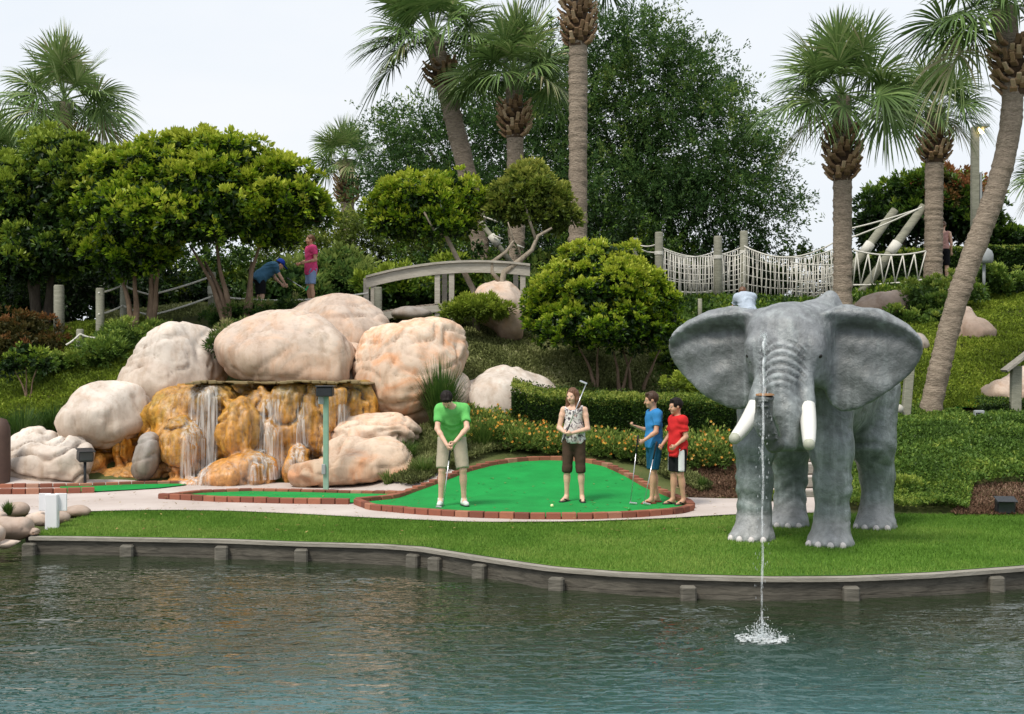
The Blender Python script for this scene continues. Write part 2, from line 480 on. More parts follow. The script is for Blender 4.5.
# ---- water
def m_water_():
    m, nt, N, L = new_mat('pond_water')
    v = coords(nt, (1, 1.7, 1)); v2 = coords(nt, (1, 1.6, 1))
    a = noise(nt, v, 3.9, 1.5, .5, .4); b = noise(nt, v2, 9.0, 1.5, .5, .3)
    h = math_(nt, 'ADD', a, math_(nt, 'MULTIPLY', b, .40))
    big = noise(nt, coords(nt, (.5, .5, 1)), .7, 2)
    sy = nt.nodes.new('ShaderNodeSeparateXYZ'); L.new(coords(nt), sy.inputs[0]); calm = nd(nt, 'ShaderNodeMapRange', **{'From Min': 10.5, 'From Max': 17.0, 'To Min': 1.0, 'To Max': .34}); L.new(sy.outputs['Y'], calm.inputs['Value'])
    h = math_(nt, 'MULTIPLY', h, calm.outputs[0])
    h2 = math_(nt, 'MULTIPLY', h, math_(nt, 'ADD', math_(nt, 'MULTIPLY', big, .9), .5))
    sep = nt.nodes.new('ShaderNodeSeparateXYZ'); L.new(coords(nt), sep.inputs[0])
    mr = nd(nt, 'ShaderNodeMapRange', **{'From Min': 9.5, 'From Max': 15.5}); L.new(math_(nt, 'ADD', sep.outputs['Y'], math_(nt, 'MULTIPLY', big, 2.5)), mr.inputs['Value'])
    bc = ramp(nt, [(.1, (.044,.118,.122)), (.38, (.026,.060,.050)), (.7, (.018,.028,.012))]); L.new(mr.outputs[0], bc.inputs[0])
    p = finish(nt, bc.outputs[0], .03, bump(nt, h2, 1.0, .040), .5)
    p.inputs['IOR'].default_value = 1.33
    return m
m_water = m_water_()
def wz(X, Y):
    P = np.stack([X*1.3, Y*3.2, X*0], -1)
    return WATER_Z+.012*fbm(P, 2, 31)*np.clip((24-Y)/6, 0, 1)
w_ = gridsheet(axis(-60, -9, 9, 60, .07), axis(-40, 7.5, 17.6, 18.6, .07), wz)
# drop ring around the splash
V = w_.v[0]; SPL = np.array([2.098, 11.75])
rr = np.hypot(V[:, 0]-SPL[0], V[:, 1]-SPL[1]); V[:, 2] += .022*np.cos(rr*20)*np.exp(-rr*1.0)
tag(build('water', w_, m_water, smooth=True), kind='structure')

# ---- curves in the plan, sheets draped over the ground
def curve(pts, off=0.0, step=4, nosmooth=False):
    pts = np.array(pts, float); pxs = np.arange(pts[0, 0], pts[-1, 0]+.1, step)
    pys = np.interp(pxs, pts[:, 0], pts[:, 1])
    if len(pys) > 9:
        k = np.array([1, 2, 3, 2, 1.])/9; pys[2:-2] = np.convolve(pys, k, 'valid')
    return np.array([G(a, b, off) for a, b in zip(pxs, pys)])
def drape(a, b, n, off):
    """sheet between two polylines with the same number of points"""
    m = len(a); V = []
    for j in range(n+1):
        p = a+(b-a)*(j/n); p = p.copy(); p[:, 2] = H(p[:, 0], p[:, 1])+off; V.append(p)
    V = np.concatenate(V)
    i, j = np.meshgrid(np.arange(n), np.arange(m-1), indexing='ij'); i = i.ravel(); j = j.ravel()
    M = MB(); M.add(V, np.stack([i*m+j, i*m+j+1, (i+1)*m+j+1, (i+1)*m+j], 1)); return M
# lawn: from the timber wall to the path
lx = np.linspace(WALL[0, 0], WALL[-1, 0], 240)
lf = np.stack([lx, np.interp(lx, WALL[:, 0], WALL[:, 1])+.02, lx*0], 1)
LB = [(-6.6,19.0),(-5.9,19.35),(-5,19.55),(-4,19.45),(-3,19.1),(-1.9,18.6),(-.5,18.1),(.8,18.15),(2,18.5),(3,19.0),(4,19.2),(5,19.1),(7,18.95),(9,19),(12,19)]
LB = np.array(LB); lby = np.interp(lx, LB[:, 0], LB[:, 1]); k = np.ones(9)/9; lby = np.convolve(np.pad(lby, 4, 'edge'), k, 'valid')
lb = np.stack([lx, lby, lx*0], 1)
lawn = drape(lf, lb, 14, -.012)
tag(build('lawn', lawn, m_lawn, smooth=True), kind='structure')
# concrete path
px_ = np.linspace(-12, 4.55, 200)
pf = np.stack([px_, np.interp(px_, LB[:, 0], LB[:, 1]), px_*0], 1); pf[:, 1] = np.convolve(np.pad(pf[:, 1], 4, 'edge'), k, 'valid')-.02
PB = np.array([(-12,23.2),(-8,23.3),(-4.5,23.5),(-1,22.9),(0,21.2),(2.4,21.0),(4.5,20.7),(6,19.9),(12,19.6)])
pb = np.stack([px_, np.interp(px_, PB[:, 0], PB[:, 1]), px_*0], 1)
tag(build('path', drape(pf, pb, 10, .012), m_path, smooth=True), kind='structure')

# ---- grass blades on the lawn (uncountable)
def blades():
    n = 170000
    x = rs.uniform(WALL[0, 0], WALL[-1, 0]-1.5, n); y0 = np.interp(x, WALL[:, 0], WALL[:, 1]); y1 = np.interp(x, lx, lby)
    y = y0+.05+(y1-y0-.03)*rs.rand(n)
    z = H(x, y)-.014
    h = rs.uniform(.018, .042, n)*(1+.5*(rs.rand(n) > .97)); a = rs.uniform(0, PI, n); w = rs.uniform(.0035, .007, n)
    ln = rs.normal(0, .012, (n, 2))
    b = np.stack([x, y, z], 1); d = np.stack([np.cos(a)*w, np.sin(a)*w, a*0], 1)
    V = np.stack([b-d, b+d, b+np.stack([ln[:, 0], ln[:, 1], h], 1)], 1).reshape(-1, 3)
    ti = np.clip(.5+.35*fbm(b*1.1, 3, 3)+rs.normal(0, .14, n), 0, 1)
    m = MB(); m.add(V, None, np.arange(3*n).reshape(-1, 3), np.repeat(ti, 3)); return m
m_blade = leafmat('grass_blade', [(0, (.065,.145,.018)), (.5, (.15,.29,.04)), (1, (.30,.40,.09))], .6, .25, .2)
tag(build('grass', blades(), m_blade), kind='stuff')

# ================================================================== timber retaining wall
def m_timber_(name, a, b, rough=.8):
    m, nt, N, L = new_mat(name)
    v = coords(nt, (1.4, 1.4, 9)); n = noise(nt, v, 3, 6, .65, .8); n2 = noise(nt, coords(nt), 1.1, 3)
    r = ramp(nt, [(.25, a), (.75, b)]); L.new(n, r.inputs[0])
    c = mixc(nt, math_(nt, 'MULTIPLY', n2, .55), r.outputs[0], tuple(x*.45 for x in a))
    c = mixc(nt, attr(nt), c, tuple(min(1, x*1.25) for x in b)) if False else c
    finish(nt, c, rough, bump(nt, n, .5, .02), .2); return m
m_timber = m_timber_('weathered_timber', (.045,.042,.034), (.21,.19,.155))
m_wpost = m_timber_('damp_post_timber', (.07,.065,.052), (.26,.24,.20))
m_cap = m_timber_('sunbleached_timber', (.22,.20,.17), (.46,.43,.38))
m_post = m_timber_('greenish_timber', (.20,.20,.15), (.42,.41,.33))
rw = thing('retaining_wall', 'grey timber retaining wall with cap board and posts along the pond edge', 'retaining wall', (0, 14, WATER_Z))
def offs(P, d):
    T = np.gradient(P, axis=0); T /= np.linalg.norm(T, axis=1)[:, None]
    return P+np.stack([T[:, 1], -T[:, 0]], 1)*d
wx = np.linspace(WALL[0, 0], WALL[-1, 0], 150)
W2 = np.stack([wx, np.interp(wx, WALL[:, 0], WALL[:, 1])], 1)
for _ in range(3): W2[1:-1] = (W2[:-2]+W2[1:-1]*2+W2[2:])/4
def ribbon(P, d0, d1, z0, z1):
    """closed bar of rectangular section along the plan polyline"""
    a = offs(P, d0); b = offs(P, d1); m = len(P)
    V = np.concatenate([np.c_[a, np.full(m, z0)], np.c_[b, np.full(m, z0)], np.c_[b, np.full(m, z1)], np.c_[a, np.full(m, z1)]])
    q = []
    for k in range(4):
        for i in range(m-1): q.append([k*m+i, ((k+1) % 4)*m+i, ((k+1) % 4)*m+i+1, k*m+i+1])
    q.append([0, m*3, m*2, m]); q.append([m-1, 2*m-1, 3*m-1, 4*m-1])
    mb = MB(); mb.add(V, np.array(q)[:, ::-1]); return mb
build('plank_wall', ribbon(W2, 0, .07, -1.2, -.20), m_timber, rw)
build('plank_wall', ribbon(W2, .004, .06, -.196, -.062), m_timber, rw)
build('cap_board', ribbon(W2, -.05, .10, -.056, -.018), m_timber_('cap_timber', (.24,.22,.18), (.46,.43,.37)), rw)
for px in (33, 130, 224, 303, 414, 436, 480, 556, 686, 848, 992, 1130):
    Y = np.interp(px, [p[0] for p in WALLPX], [2.17*F/(p[1]-357) for p in WALLPX]); x = (px-512)/F*Y
    m = MB().box((x, Y-.13-(.04 if 414 < px < 700 else 0), -.55), (.155, .11, .93+rs.uniform(-.03, .02)), rz=rs.uniform(-.05, .05)+(-.5 if 414 <= px < 500 else -.3 if px < 600 and px > 500 else 0), bev=.018)
    build('post', m, m_wpost, rw)
# return wall at the left end
build('plank_wall', MB().box((WALL[0, 0]-.03, 18.0, -.6), (.07, 1.9, 1.1), rz=-.08), m_timber, rw)

# ================================================================== greens with brick borders
def m_brick_():
    m, nt, N, L = new_mat('red_brick'); v = coords(nt)
    n = noise(nt, v, 14, 4)
    r = ramp(nt, [(0, (.13,.045,.03)), (.5, (.30,.10,.06)), (.8, (.40,.16,.09)), (1, (.42,.27,.2))]); L.new(attr(nt), r.inputs[0])
    c = mixc(nt, math_(nt, 'MULTIPLY', n, .5), r.outputs[0], (.16, .08, .06))
    finish(nt, c, .8, bump(nt, n, .4, .01), .2); return m
m_brick = m_brick_()
def bricks(P, w=.11, h=.115, L=.205, z=-.02):
    """row of bricks along a draped 3D polyline"""
    d = np.r_[0, np.cumsum(np.linalg.norm(np.diff(P[:, :2], axis=0), axis=1))]
    m = MB(); s = 0
    while s+L < d[-1]:
        p = np.array([np.interp(s+L/2, d, P[:, k]) for k in range(3)])
        q = np.array([np.interp(s+L, d, P[:, k]) for k in range(3)]); r = np.array([np.interp(s, d, P[:, k]) for k in range(3)])
        a = math.atan2(q[1]-r[1], q[0]-r[0])
        m.box((p[0], p[1], Hs(p[0], p[1])+z+h/2+rs.uniform(-.003, .003)), (L-.011, w+rs.uniform(-.006, .006), h), rz=a+rs.normal(0, .012), tint=np.clip(rs.beta(2, 2.2), 0, 1), bev=.008)
        s += L
    return m
def bez(pts, n=90):
    pts = np.array(pts, float); d = np.r_[0, np.cumsum(np.linalg.norm(np.diff(pts, axis=0), axis=1))]
    t = np.linspace(0, d[-1], n); P = np.stack([np.interp(t, d, pts[:, k]) for k in range(2)], 1)
    for _ in range(3): P[1:-1] = (P[:-2]+2*P[1:-1]+P[2:])/4
    return P
def plan(pxpts, n=90):
    g = np.array([G(a, b)[:2] for a, b in pxpts]); P = bez(g, n); return np.c_[P, H(P[:, 0], P[:, 1])]
g1f = plan([(357,505),(372,511),(420,515.5),(470,518.5),(530,520),(590,520),(640,518),(680,514.5),(692,511)])
g1b = plan([(357,504.5),(392,501),(412,494),(440,484),(465,474),(490,467.5),(520,463),(550,461.5),(580,463),(606,468),(630,479),(646,489),(668,498),(688,506),(692,510.5)])
tag(build('putting_green', drape(g1f, g1b, 16, .035), m_turf, smooth=True), kind='structure')
single('brick_border', bricks(g1f), m_brick, 'red brick kerb along the near curved edge of the large putting green', 'brick edging', g1f[0])
single('brick_border', bricks(g1b), m_brick, 'red brick kerb curving behind the large putting green below the flower bed', 'brick edging', g1b[0])
g2f = plan([(160,499.5),(220,502.5),(290,504.5),(352,505.2)]); g2b = plan([(160,499),(200,494.5),(250,492.8),(300,493.5),(360,495),(412,496.5)])
g2f2 = plan([(160,499.5),(220,502.5),(290,504.5),(354,504.8),(392,500.5),(412,497)])
tag(build('putting_green', drape(g2f2, g2b, 8, .03), m_turf, smooth=True), kind='structure')
single('brick_border', bricks(g2f), m_brick, 'brick kerb on the path side of the narrow green below the waterfall', 'brick edging', g2f[0])
single('brick_border', bricks(g2b, h=.09), m_brick, 'dark brick kerb between the narrow green and the waterfall rocks', 'brick edging', g2b[0])
g3f = plan([(-40,495),(20,495),(60,494.3),(96,493.2)]); g3f2 = plan([(60,494.3),(96,493.4),(130,491.5),(160,489.5),(186,486.5)]); g3b = plan([(60,487.5),(90,487.3),(130,486.5),(186,485.5)])
tag(build('putting_green', drape(g3f2, g3b, 5, .03), m_turf, smooth=True), kind='structure')
single('brick_border', bricks(g3f), m_brick, 'brick kerb at the left beside the white signboard', 'brick edging', g3f[0])
single('brick_border', bricks(plan([(-40,489),(40,488.5),(100,487.3),(150,485.6),(186,485)]), h=.09), m_brick, 'thin brick kerb at the foot of the white rocks on the left', 'brick edging', g3b[0])
# upper green at the right
g4 = G(958, 404, .02); g4b = G(1000, 398, .02)
tag(build('putting_green', drape(plan([(956,411),(1010,408)], 12), plan([(958,402),(1010,398)], 12), 4, .05), m_turf), kind='structure')
single('brick_border', bricks(plan([(958,402),(1010,398)], 30)), m_brick, 'brick kerb of the small upper green by the right hand boulder', 'brick edging', g4b)
# ================================================================== rocks
def m_rock_(name, c0, c1, stain, stain_amt=.5, stain_z=None):
    m, nt, N, L = new_mat(name); v = coords(nt)
    n1 = noise(nt, v, .9, 6, .6, .4); n2 = noise(nt, v, 9, 6, .7); n3 = noise(nt, v, 1.7, 5, .6, 1.2)
    r = ramp(nt, [(.3, c0), (.68, c1)]); L.new(n1, r.inputs[0])
    r2 = ramp(nt, [(.54-.1*stain_amt, (0,0,0)), (.75-.1*stain_amt, (1,1,1))]); L.new(n3, r2.inputs[0])
    c = mixc(nt, math_(nt, 'MULTIPLY', r2.outputs[0], stain_amt), r.outputs[0], stain)
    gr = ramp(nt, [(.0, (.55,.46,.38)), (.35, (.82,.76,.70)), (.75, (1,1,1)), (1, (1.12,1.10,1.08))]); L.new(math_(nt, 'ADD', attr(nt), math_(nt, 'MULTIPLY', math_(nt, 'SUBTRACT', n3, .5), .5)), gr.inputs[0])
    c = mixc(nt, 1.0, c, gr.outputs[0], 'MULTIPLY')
    # dark hairline cracks and speckle
    vo = nd(nt, 'ShaderNodeTexVoronoi'); vo.feature = 'DISTANCE_TO_EDGE'; vo.inputs['Scale'].default_value = .8
    wv = mixc(nt, .22, v, v); 
    nn = nd(nt, 'ShaderNodeTexNoise'); nn.inputs['Scale'].default_value = 2.2; L.new(v, nn.inputs['Vector'])
    add = nd(nt, 'ShaderNodeVectorMath'); add.operation = 'ADD'; L.new(v, add.inputs[0])
    sc = nd(nt, 'ShaderNodeVectorMath'); sc.operation = 'SCALE'; sc.inputs['Scale'].default_value = .9; L.new(nn.outputs['Color'], sc.inputs[0]); L.new(sc.outputs[0], add.inputs[1])
    L.new(add.outputs[0], vo.inputs['Vector'])
    cr = ramp(nt, [(0, (.25,.25,.25)), (.018, (1,1,1))]); L.new(vo.outputs['Distance'], cr.inputs[0])
    c = mixc(nt, .07, c, cr.outputs[0], 'MULTIPLY')
    sp = ramp(nt, [(.32, (.70,.66,.62)), (.5, (1,1,1))]); L.new(n2, sp.inputs[0])
    st_ = noise(nt, coords(nt, (1.6, 1.6, .18)), 3.2, 5, .65); sr_ = ramp(nt, [(.36, (.66,.58,.50)), (.52, (1,1,1))]); L.new(st_, sr_.inputs[0]); c = mixc(nt, .55, c, sr_.outputs[0], 'MULTIPLY')
    c = mixc(nt, .5, c, sp.outputs[0], 'MULTIPLY')
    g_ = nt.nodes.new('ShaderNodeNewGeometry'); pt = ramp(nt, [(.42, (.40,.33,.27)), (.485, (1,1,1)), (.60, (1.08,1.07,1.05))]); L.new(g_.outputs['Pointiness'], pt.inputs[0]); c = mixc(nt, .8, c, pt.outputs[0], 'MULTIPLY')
    h = math_(nt, 'ADD', math_(nt, 'MULTIPLY', n2, .35), math_(nt, 'MULTIPLY', cr.outputs[0], .12))
    finish(nt, c, .85, bump(nt, h, .5, .04), .2); return m
R_white = m_rock_('pale_rock', (.52,.455,.40), (.76,.70,.64), (.54,.42,.34), .6)
R_tan = m_rock_('tan_rock', (.46,.37,.315), (.68,.58,.495), (.60,.40,.28), .7)
R_peach = m_rock_('peach_rock', (.56,.43,.34), (.76,.63,.51), (.66,.33,.17), .8)
R_grey = m_rock_('grey_rock', (.24,.22,.20), (.42,.38,.35), (.36,.27,.22), .5)
R_pink = m_rock_('pinkish_rock', (.30,.23,.19), (.52,.42,.35), (.40,.28,.22), .5)

ALLROCK = []
def rock(mat, label, lobes, k=.25, amp=.06, h=.05, group=None, seed=0, name='boulder', cutx=None, lines=.6, facets=20):
    """lobes: (px, py, rx_px, ry_px, Y, depth_m)"""
    L = []
    for (px, py, rx, ry, Y, dm) in lobes:
        c = at(px, py, Y); L.append((c, np.array([rx*Y/F, dm, ry*Y/F])))
    lo = np.min([c-r for c, r in L], 0)-.2; hi = np.max([c+r for c, r in L], 0)+.2
    h = max(h, (np.prod(hi-lo)/1.6e6)**(1/3))
    f = Field(lo, hi, h)
    for c, r in L: f.ell(c, r, k)
    r_ = np.random.RandomState(300+seed); big = max(r.mean() for c, r in L)
    for i in range(int(facets)):
        n = unit(r_.normal(0, 1, 3)*np.array([1, .9, .9])); 
        if n[1] > .3: n[1] *= -1
        sup = max(c@n+np.linalg.norm(r*n) for c, r in L)
        f.softcut(n*(sup-big*r_.uniform(.06, .20)), n, big*.09)
    def disp(V, Q):
        n = vnormals(V, Q); s = seed*3.7
        a = fbm(V*.9+s, 4, seed, .55)*amp*1.3
        # flowing ledges, like hand-shaped concrete rock
        u = V[:, 2]*2.2+fbm(V*.7+s, 3, seed+3)*1.6
        a = a-amp*lines*np.exp(-((u-np.round(u))/.09)**2)*(vnoise(V*.8+s+5, seed) > -.1)
        w1 = vnoise(V*1.1+s+3, seed+21)+.25*vnoise(V*4+s, seed+22); w2 = vnoise(V*2.3+s+8, seed+23)
        a = a-amp*.55*np.exp(-(w1/.07)**2)-amp*.28*np.exp(-(w2/.08)**2)*(w1 > 0)
        a = a+fbm(V*6+s, 3, seed+9)*amp*.17
        return V+n*a[:, None]
    m = f.mesh(); m.v[0] = disp(m.v[0], m.q[0])
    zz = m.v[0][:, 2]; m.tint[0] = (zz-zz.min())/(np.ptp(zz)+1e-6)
    base = np.mean([c for c, r in L], 0); base[2] = min(c[2]-r[2] for c, r in L)
    o = single(name, m, mat, label, 'rock' if name == 'boulder' else name.replace('_', ' '), base, group, smooth=True)
    ALLROCK.append(o); return o

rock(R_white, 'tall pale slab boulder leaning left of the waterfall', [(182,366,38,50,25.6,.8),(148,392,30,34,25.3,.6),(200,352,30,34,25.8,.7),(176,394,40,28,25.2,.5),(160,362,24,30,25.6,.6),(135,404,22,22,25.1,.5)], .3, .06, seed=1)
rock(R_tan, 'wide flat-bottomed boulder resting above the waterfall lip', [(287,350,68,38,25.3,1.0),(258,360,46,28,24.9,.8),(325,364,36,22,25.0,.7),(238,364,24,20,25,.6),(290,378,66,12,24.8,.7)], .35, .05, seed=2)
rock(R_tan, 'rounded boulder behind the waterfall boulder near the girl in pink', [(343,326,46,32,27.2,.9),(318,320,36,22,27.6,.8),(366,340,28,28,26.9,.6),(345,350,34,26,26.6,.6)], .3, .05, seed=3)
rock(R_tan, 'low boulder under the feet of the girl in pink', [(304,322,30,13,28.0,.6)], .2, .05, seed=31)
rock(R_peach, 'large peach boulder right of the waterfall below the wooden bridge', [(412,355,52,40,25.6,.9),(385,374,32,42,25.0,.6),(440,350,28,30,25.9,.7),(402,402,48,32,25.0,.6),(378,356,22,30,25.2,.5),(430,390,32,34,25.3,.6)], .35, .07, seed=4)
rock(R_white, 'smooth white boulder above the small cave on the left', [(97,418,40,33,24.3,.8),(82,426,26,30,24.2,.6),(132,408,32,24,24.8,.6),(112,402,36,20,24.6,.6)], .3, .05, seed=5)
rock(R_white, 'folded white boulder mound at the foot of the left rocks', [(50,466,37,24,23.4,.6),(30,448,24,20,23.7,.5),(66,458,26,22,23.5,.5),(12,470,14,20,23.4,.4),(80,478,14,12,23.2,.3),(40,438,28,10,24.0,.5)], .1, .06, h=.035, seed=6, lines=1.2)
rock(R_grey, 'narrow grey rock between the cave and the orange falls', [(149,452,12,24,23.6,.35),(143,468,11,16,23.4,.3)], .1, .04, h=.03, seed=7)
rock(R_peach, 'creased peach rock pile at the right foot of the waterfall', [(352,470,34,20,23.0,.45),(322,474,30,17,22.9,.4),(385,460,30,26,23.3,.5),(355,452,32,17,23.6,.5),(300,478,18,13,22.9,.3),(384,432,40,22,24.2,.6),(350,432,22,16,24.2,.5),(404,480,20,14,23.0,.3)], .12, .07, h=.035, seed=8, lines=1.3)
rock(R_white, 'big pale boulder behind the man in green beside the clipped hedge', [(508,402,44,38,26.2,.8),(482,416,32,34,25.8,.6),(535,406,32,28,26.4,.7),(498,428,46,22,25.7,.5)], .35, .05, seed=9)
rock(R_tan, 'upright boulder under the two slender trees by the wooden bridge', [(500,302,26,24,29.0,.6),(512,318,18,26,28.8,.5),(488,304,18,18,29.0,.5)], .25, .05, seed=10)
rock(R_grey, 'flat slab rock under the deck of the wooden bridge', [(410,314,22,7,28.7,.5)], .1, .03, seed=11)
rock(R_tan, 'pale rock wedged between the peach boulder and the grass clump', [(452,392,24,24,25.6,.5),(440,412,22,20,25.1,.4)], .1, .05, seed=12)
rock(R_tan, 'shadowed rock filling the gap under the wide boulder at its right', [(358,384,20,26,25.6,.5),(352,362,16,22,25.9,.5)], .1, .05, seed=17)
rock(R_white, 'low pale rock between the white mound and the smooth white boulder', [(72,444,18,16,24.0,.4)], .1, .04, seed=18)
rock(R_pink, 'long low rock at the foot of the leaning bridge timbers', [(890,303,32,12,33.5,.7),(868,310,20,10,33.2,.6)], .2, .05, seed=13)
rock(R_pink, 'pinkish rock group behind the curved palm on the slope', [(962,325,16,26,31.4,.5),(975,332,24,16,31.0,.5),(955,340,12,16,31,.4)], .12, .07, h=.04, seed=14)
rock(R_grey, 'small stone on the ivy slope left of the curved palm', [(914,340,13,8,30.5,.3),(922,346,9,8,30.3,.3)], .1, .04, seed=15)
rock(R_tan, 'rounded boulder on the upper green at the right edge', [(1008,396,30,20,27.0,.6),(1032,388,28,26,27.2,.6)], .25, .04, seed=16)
sh = [(10,528,24,13,16.9,'cracked shore stone under the white signboard'),(38,520,16,8,17.7,'flat pale shore stone beside the signboard post'),(74,512,18,7,18.9,'low white stone right of the signboard'),
      (-16,536,22,14,16.2,'shore stone cut off by the left edge of view'),(16,510,13,7,18.8,'small brown stone behind the shore stones'),(4,543,20,6,16.3,'wet stone lowest at the waterline'),(60,518,11,5,18.2,'little stone between the signboard and lawn'),(-8,518,16,9,17.8,'sandy stone above the shore at the far left'),(30,533,14,8,16.9,'stone wedged against the end of the timber wall')]
for i, (a, b, c, d, Y, lab) in enumerate(sh):
    rock(R_tan if i % 2 else R_pink, lab, [(a, b, c, d, Y, c*Y/F*.9)], .05, .035, h=.025, seed=20+i, name='stone', group='shore stones')
for i, (a, b, c, d, Y, lab) in enumerate([(716,478,9,4,22.9,'pale stone in the bare bed right of the boy in red'),(735,497,10,4,21.6,'flat brown stone in the bed beside the elephant leg'),(727,486,7,4,22.3,'small grey stone between the two bed stones'),(700,505,6,3,21.2,'pebble at the end of the curved brick kerb')]):
    rock(R_pink, lab, [(a, b, c, d, Y, .12)], .03, .02, h=.02, seed=40+i, name='stone', group='bed stones')

# ------------------------------------------------------------------ waterfall cliff
def m_cliff_():
    m, nt, N, L = new_mat('mineral_stained_rock'); v = coords(nt)
    st = coords(nt, (1, 1, .22)); n1 = noise(nt, st, 4.2, 6, .65, .5); n2 = noise(nt, v, 1.1, 4, .6, .5); n3 = noise(nt, v, 14, 5, .7)
    r = ramp(nt, [(.28, (.05,.03,.010)), (.42, (.26,.10,.010)), (.52, (.66,.25,.012)), (.62, (.58,.30,.03)), (.75, (.62,.42,.18))]); L.new(n1, r.inputs[0])
    r2 = ramp(nt, [(.42, (.78,.27,.015)), (.60, (.20,.15,.02))]); L.new(n2, r2.inputs[0])
    c = mixc(nt, .45, r.outputs[0], r2.outputs[0])
    # darker, mossy to the top; the tint attribute is the height on the face
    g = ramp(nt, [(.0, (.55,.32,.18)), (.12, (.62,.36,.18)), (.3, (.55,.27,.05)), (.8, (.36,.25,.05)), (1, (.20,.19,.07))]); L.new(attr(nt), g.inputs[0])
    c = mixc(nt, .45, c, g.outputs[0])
    sp = ramp(nt, [(.35, (.4,.35,.3)), (.55, (1,1,1))]); L.new(n3, sp.inputs[0])
    c = mixc(nt, .7, c, sp.outputs[0], 'MULTIPLY')
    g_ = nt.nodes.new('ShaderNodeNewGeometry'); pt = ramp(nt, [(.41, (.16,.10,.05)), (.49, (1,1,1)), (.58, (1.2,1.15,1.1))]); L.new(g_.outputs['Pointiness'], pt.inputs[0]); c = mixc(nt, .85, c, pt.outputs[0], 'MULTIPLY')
    h = math_(nt, 'ADD', n1, math_(nt, 'MULTIPLY', n3, .4))
    finish(nt, c, .35, bump(nt, h, .6, .05), .5); return m
m_cliff = m_cliff_()
wfl = thing('waterfall', 'waterfall running over orange stained rock below the wide flat-bottomed boulder', 'waterfall', at(250, 490, 23.5))
f = Field((-7.4, 22.6, -.1), (-1.9, 26.2, 2.0), .03)
for (px, py, rx, ry, Y, dm) in [
    (280,450,110,70,25.6,1.15),(190,440,52,56,24.5,.55),(205,402,36,20,24.5,.55),(240,432,23,36,23.9,.45),(181,448,24,32,23.8,.4),(158,455,16,28,24.1,.4),
    (215,400,22,16,24.3,.5),(228,476,22,15,23.4,.35),(252,470,24,20,23.5,.35),(290,425,24,46,24.2,.4),(262,412,18,28,24.3,.4),(318,416,22,44,24.3,.4),(345,404,22,28,24.5,.4),(300,470,18,26,23.7,.35),
    (275,452,12,40,24.0,.3),(332,432,12,46,24.2,.35),(363,408,16,28,24.6,.4),(308,398,14,18,24.2,.3),(335,396,10,14,24.2,.3),
    (112,452,30,38,24.6,.4),(130,478,42,10,24.0,.4),(190,484,40,7,23.5,.3),(95,470,14,20,24.2,.3),(123,446,10,24,24.3,.3),(150,472,30,12,24.2,.4)]:
    c = at(px, py, Y); f.ell(c, (rx*Y/F, dm, ry*Y/F), .09)
f.cut((0, 0, 1.70), (0, 0, 1))
m = f.mesh(); V = m.v[0]; n = vnormals(V, m.q[0])
w_ = vnoise(V*np.array([2.6, 2, 1.5]), 91)+.2*vnoise(V*9, 92); a = -.10*np.exp(-(w_/.10)**2)+.10*fbm(V*np.array([3.4, 3, 1.3]), 4, 77)+.05*fbm(V*np.array([7, 5, 2.2]), 3, 78)+.012*fbm(V*18, 2, 79)
V = V+n*a[:, None]*np.array([1, 1, .4]); m.v[0] = V; m.tint[0] = np.clip(V[:, 2]/1.7, 0, 1)
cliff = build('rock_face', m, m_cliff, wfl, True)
BV = BVHTree.FromPolygons([tuple(p) for p in V], [tuple(q) for q in m.q[0]])
def m_fall_(name, dens, col):
    m, nt, N, L = new_mat(name)
    st = coords(nt, (1, 1, .06)); n1 = noise(nt, st, 19, 4, .7, .2); n2 = noise(nt, coords(nt, (1, 1, .35)), 3.2, 4, .6)
    r = ramp(nt, [(.40, (0,0,0)), (.66, (1,1,1))]); L.new(n1, r.inputs[0])
    fac = math_(nt, 'MULTIPLY', math_(nt, 'MULTIPLY', r.outputs[0], dens), math_(nt, 'ADD', n2, .35), True)
    fac = math_(nt, 'MULTIPLY', fac, attr(nt), True)
    tr = nt.nodes.new('ShaderNodeBsdfTransparent'); tr.inputs[0].default_value = (.97,.98,.98,1)
    p = nt.nodes.new('ShaderNodeBsdfPrincipled'); p.inputs['Base Color'].default_value = (*col, 1); p.inputs['Roughness'].default_value = .25
    L.new(bump(nt, n1, .4, .02), p.inputs['Normal'])
    tl = nt.nodes.new('ShaderNodeBsdfTranslucent'); tl.inputs[0].default_value = (*col, 1)
    m1 = nt.nodes.new('ShaderNodeMixShader'); m1.inputs[0].default_value = .35; L.new(p.outputs[0], m1.inputs[1]); L.new(tl.outputs[0], m1.inputs[2])
    mx = nt.nodes.new('ShaderNodeMixShader'); L.new(fac, mx.inputs[0]); L.new(tr.outputs[0], mx.inputs[1]); L.new(m1.outputs[0], mx.inputs[2])
    o = nt.nodes.new('ShaderNodeOutputMaterial'); L.new(mx.outputs[0], o.inputs['Surface']); return m
m_fall = m_fall_('falling_water', 1.1, (.86,.84,.82)); m_fall2 = m_fall_('thin_falling_water', .30, (.84,.80,.74))
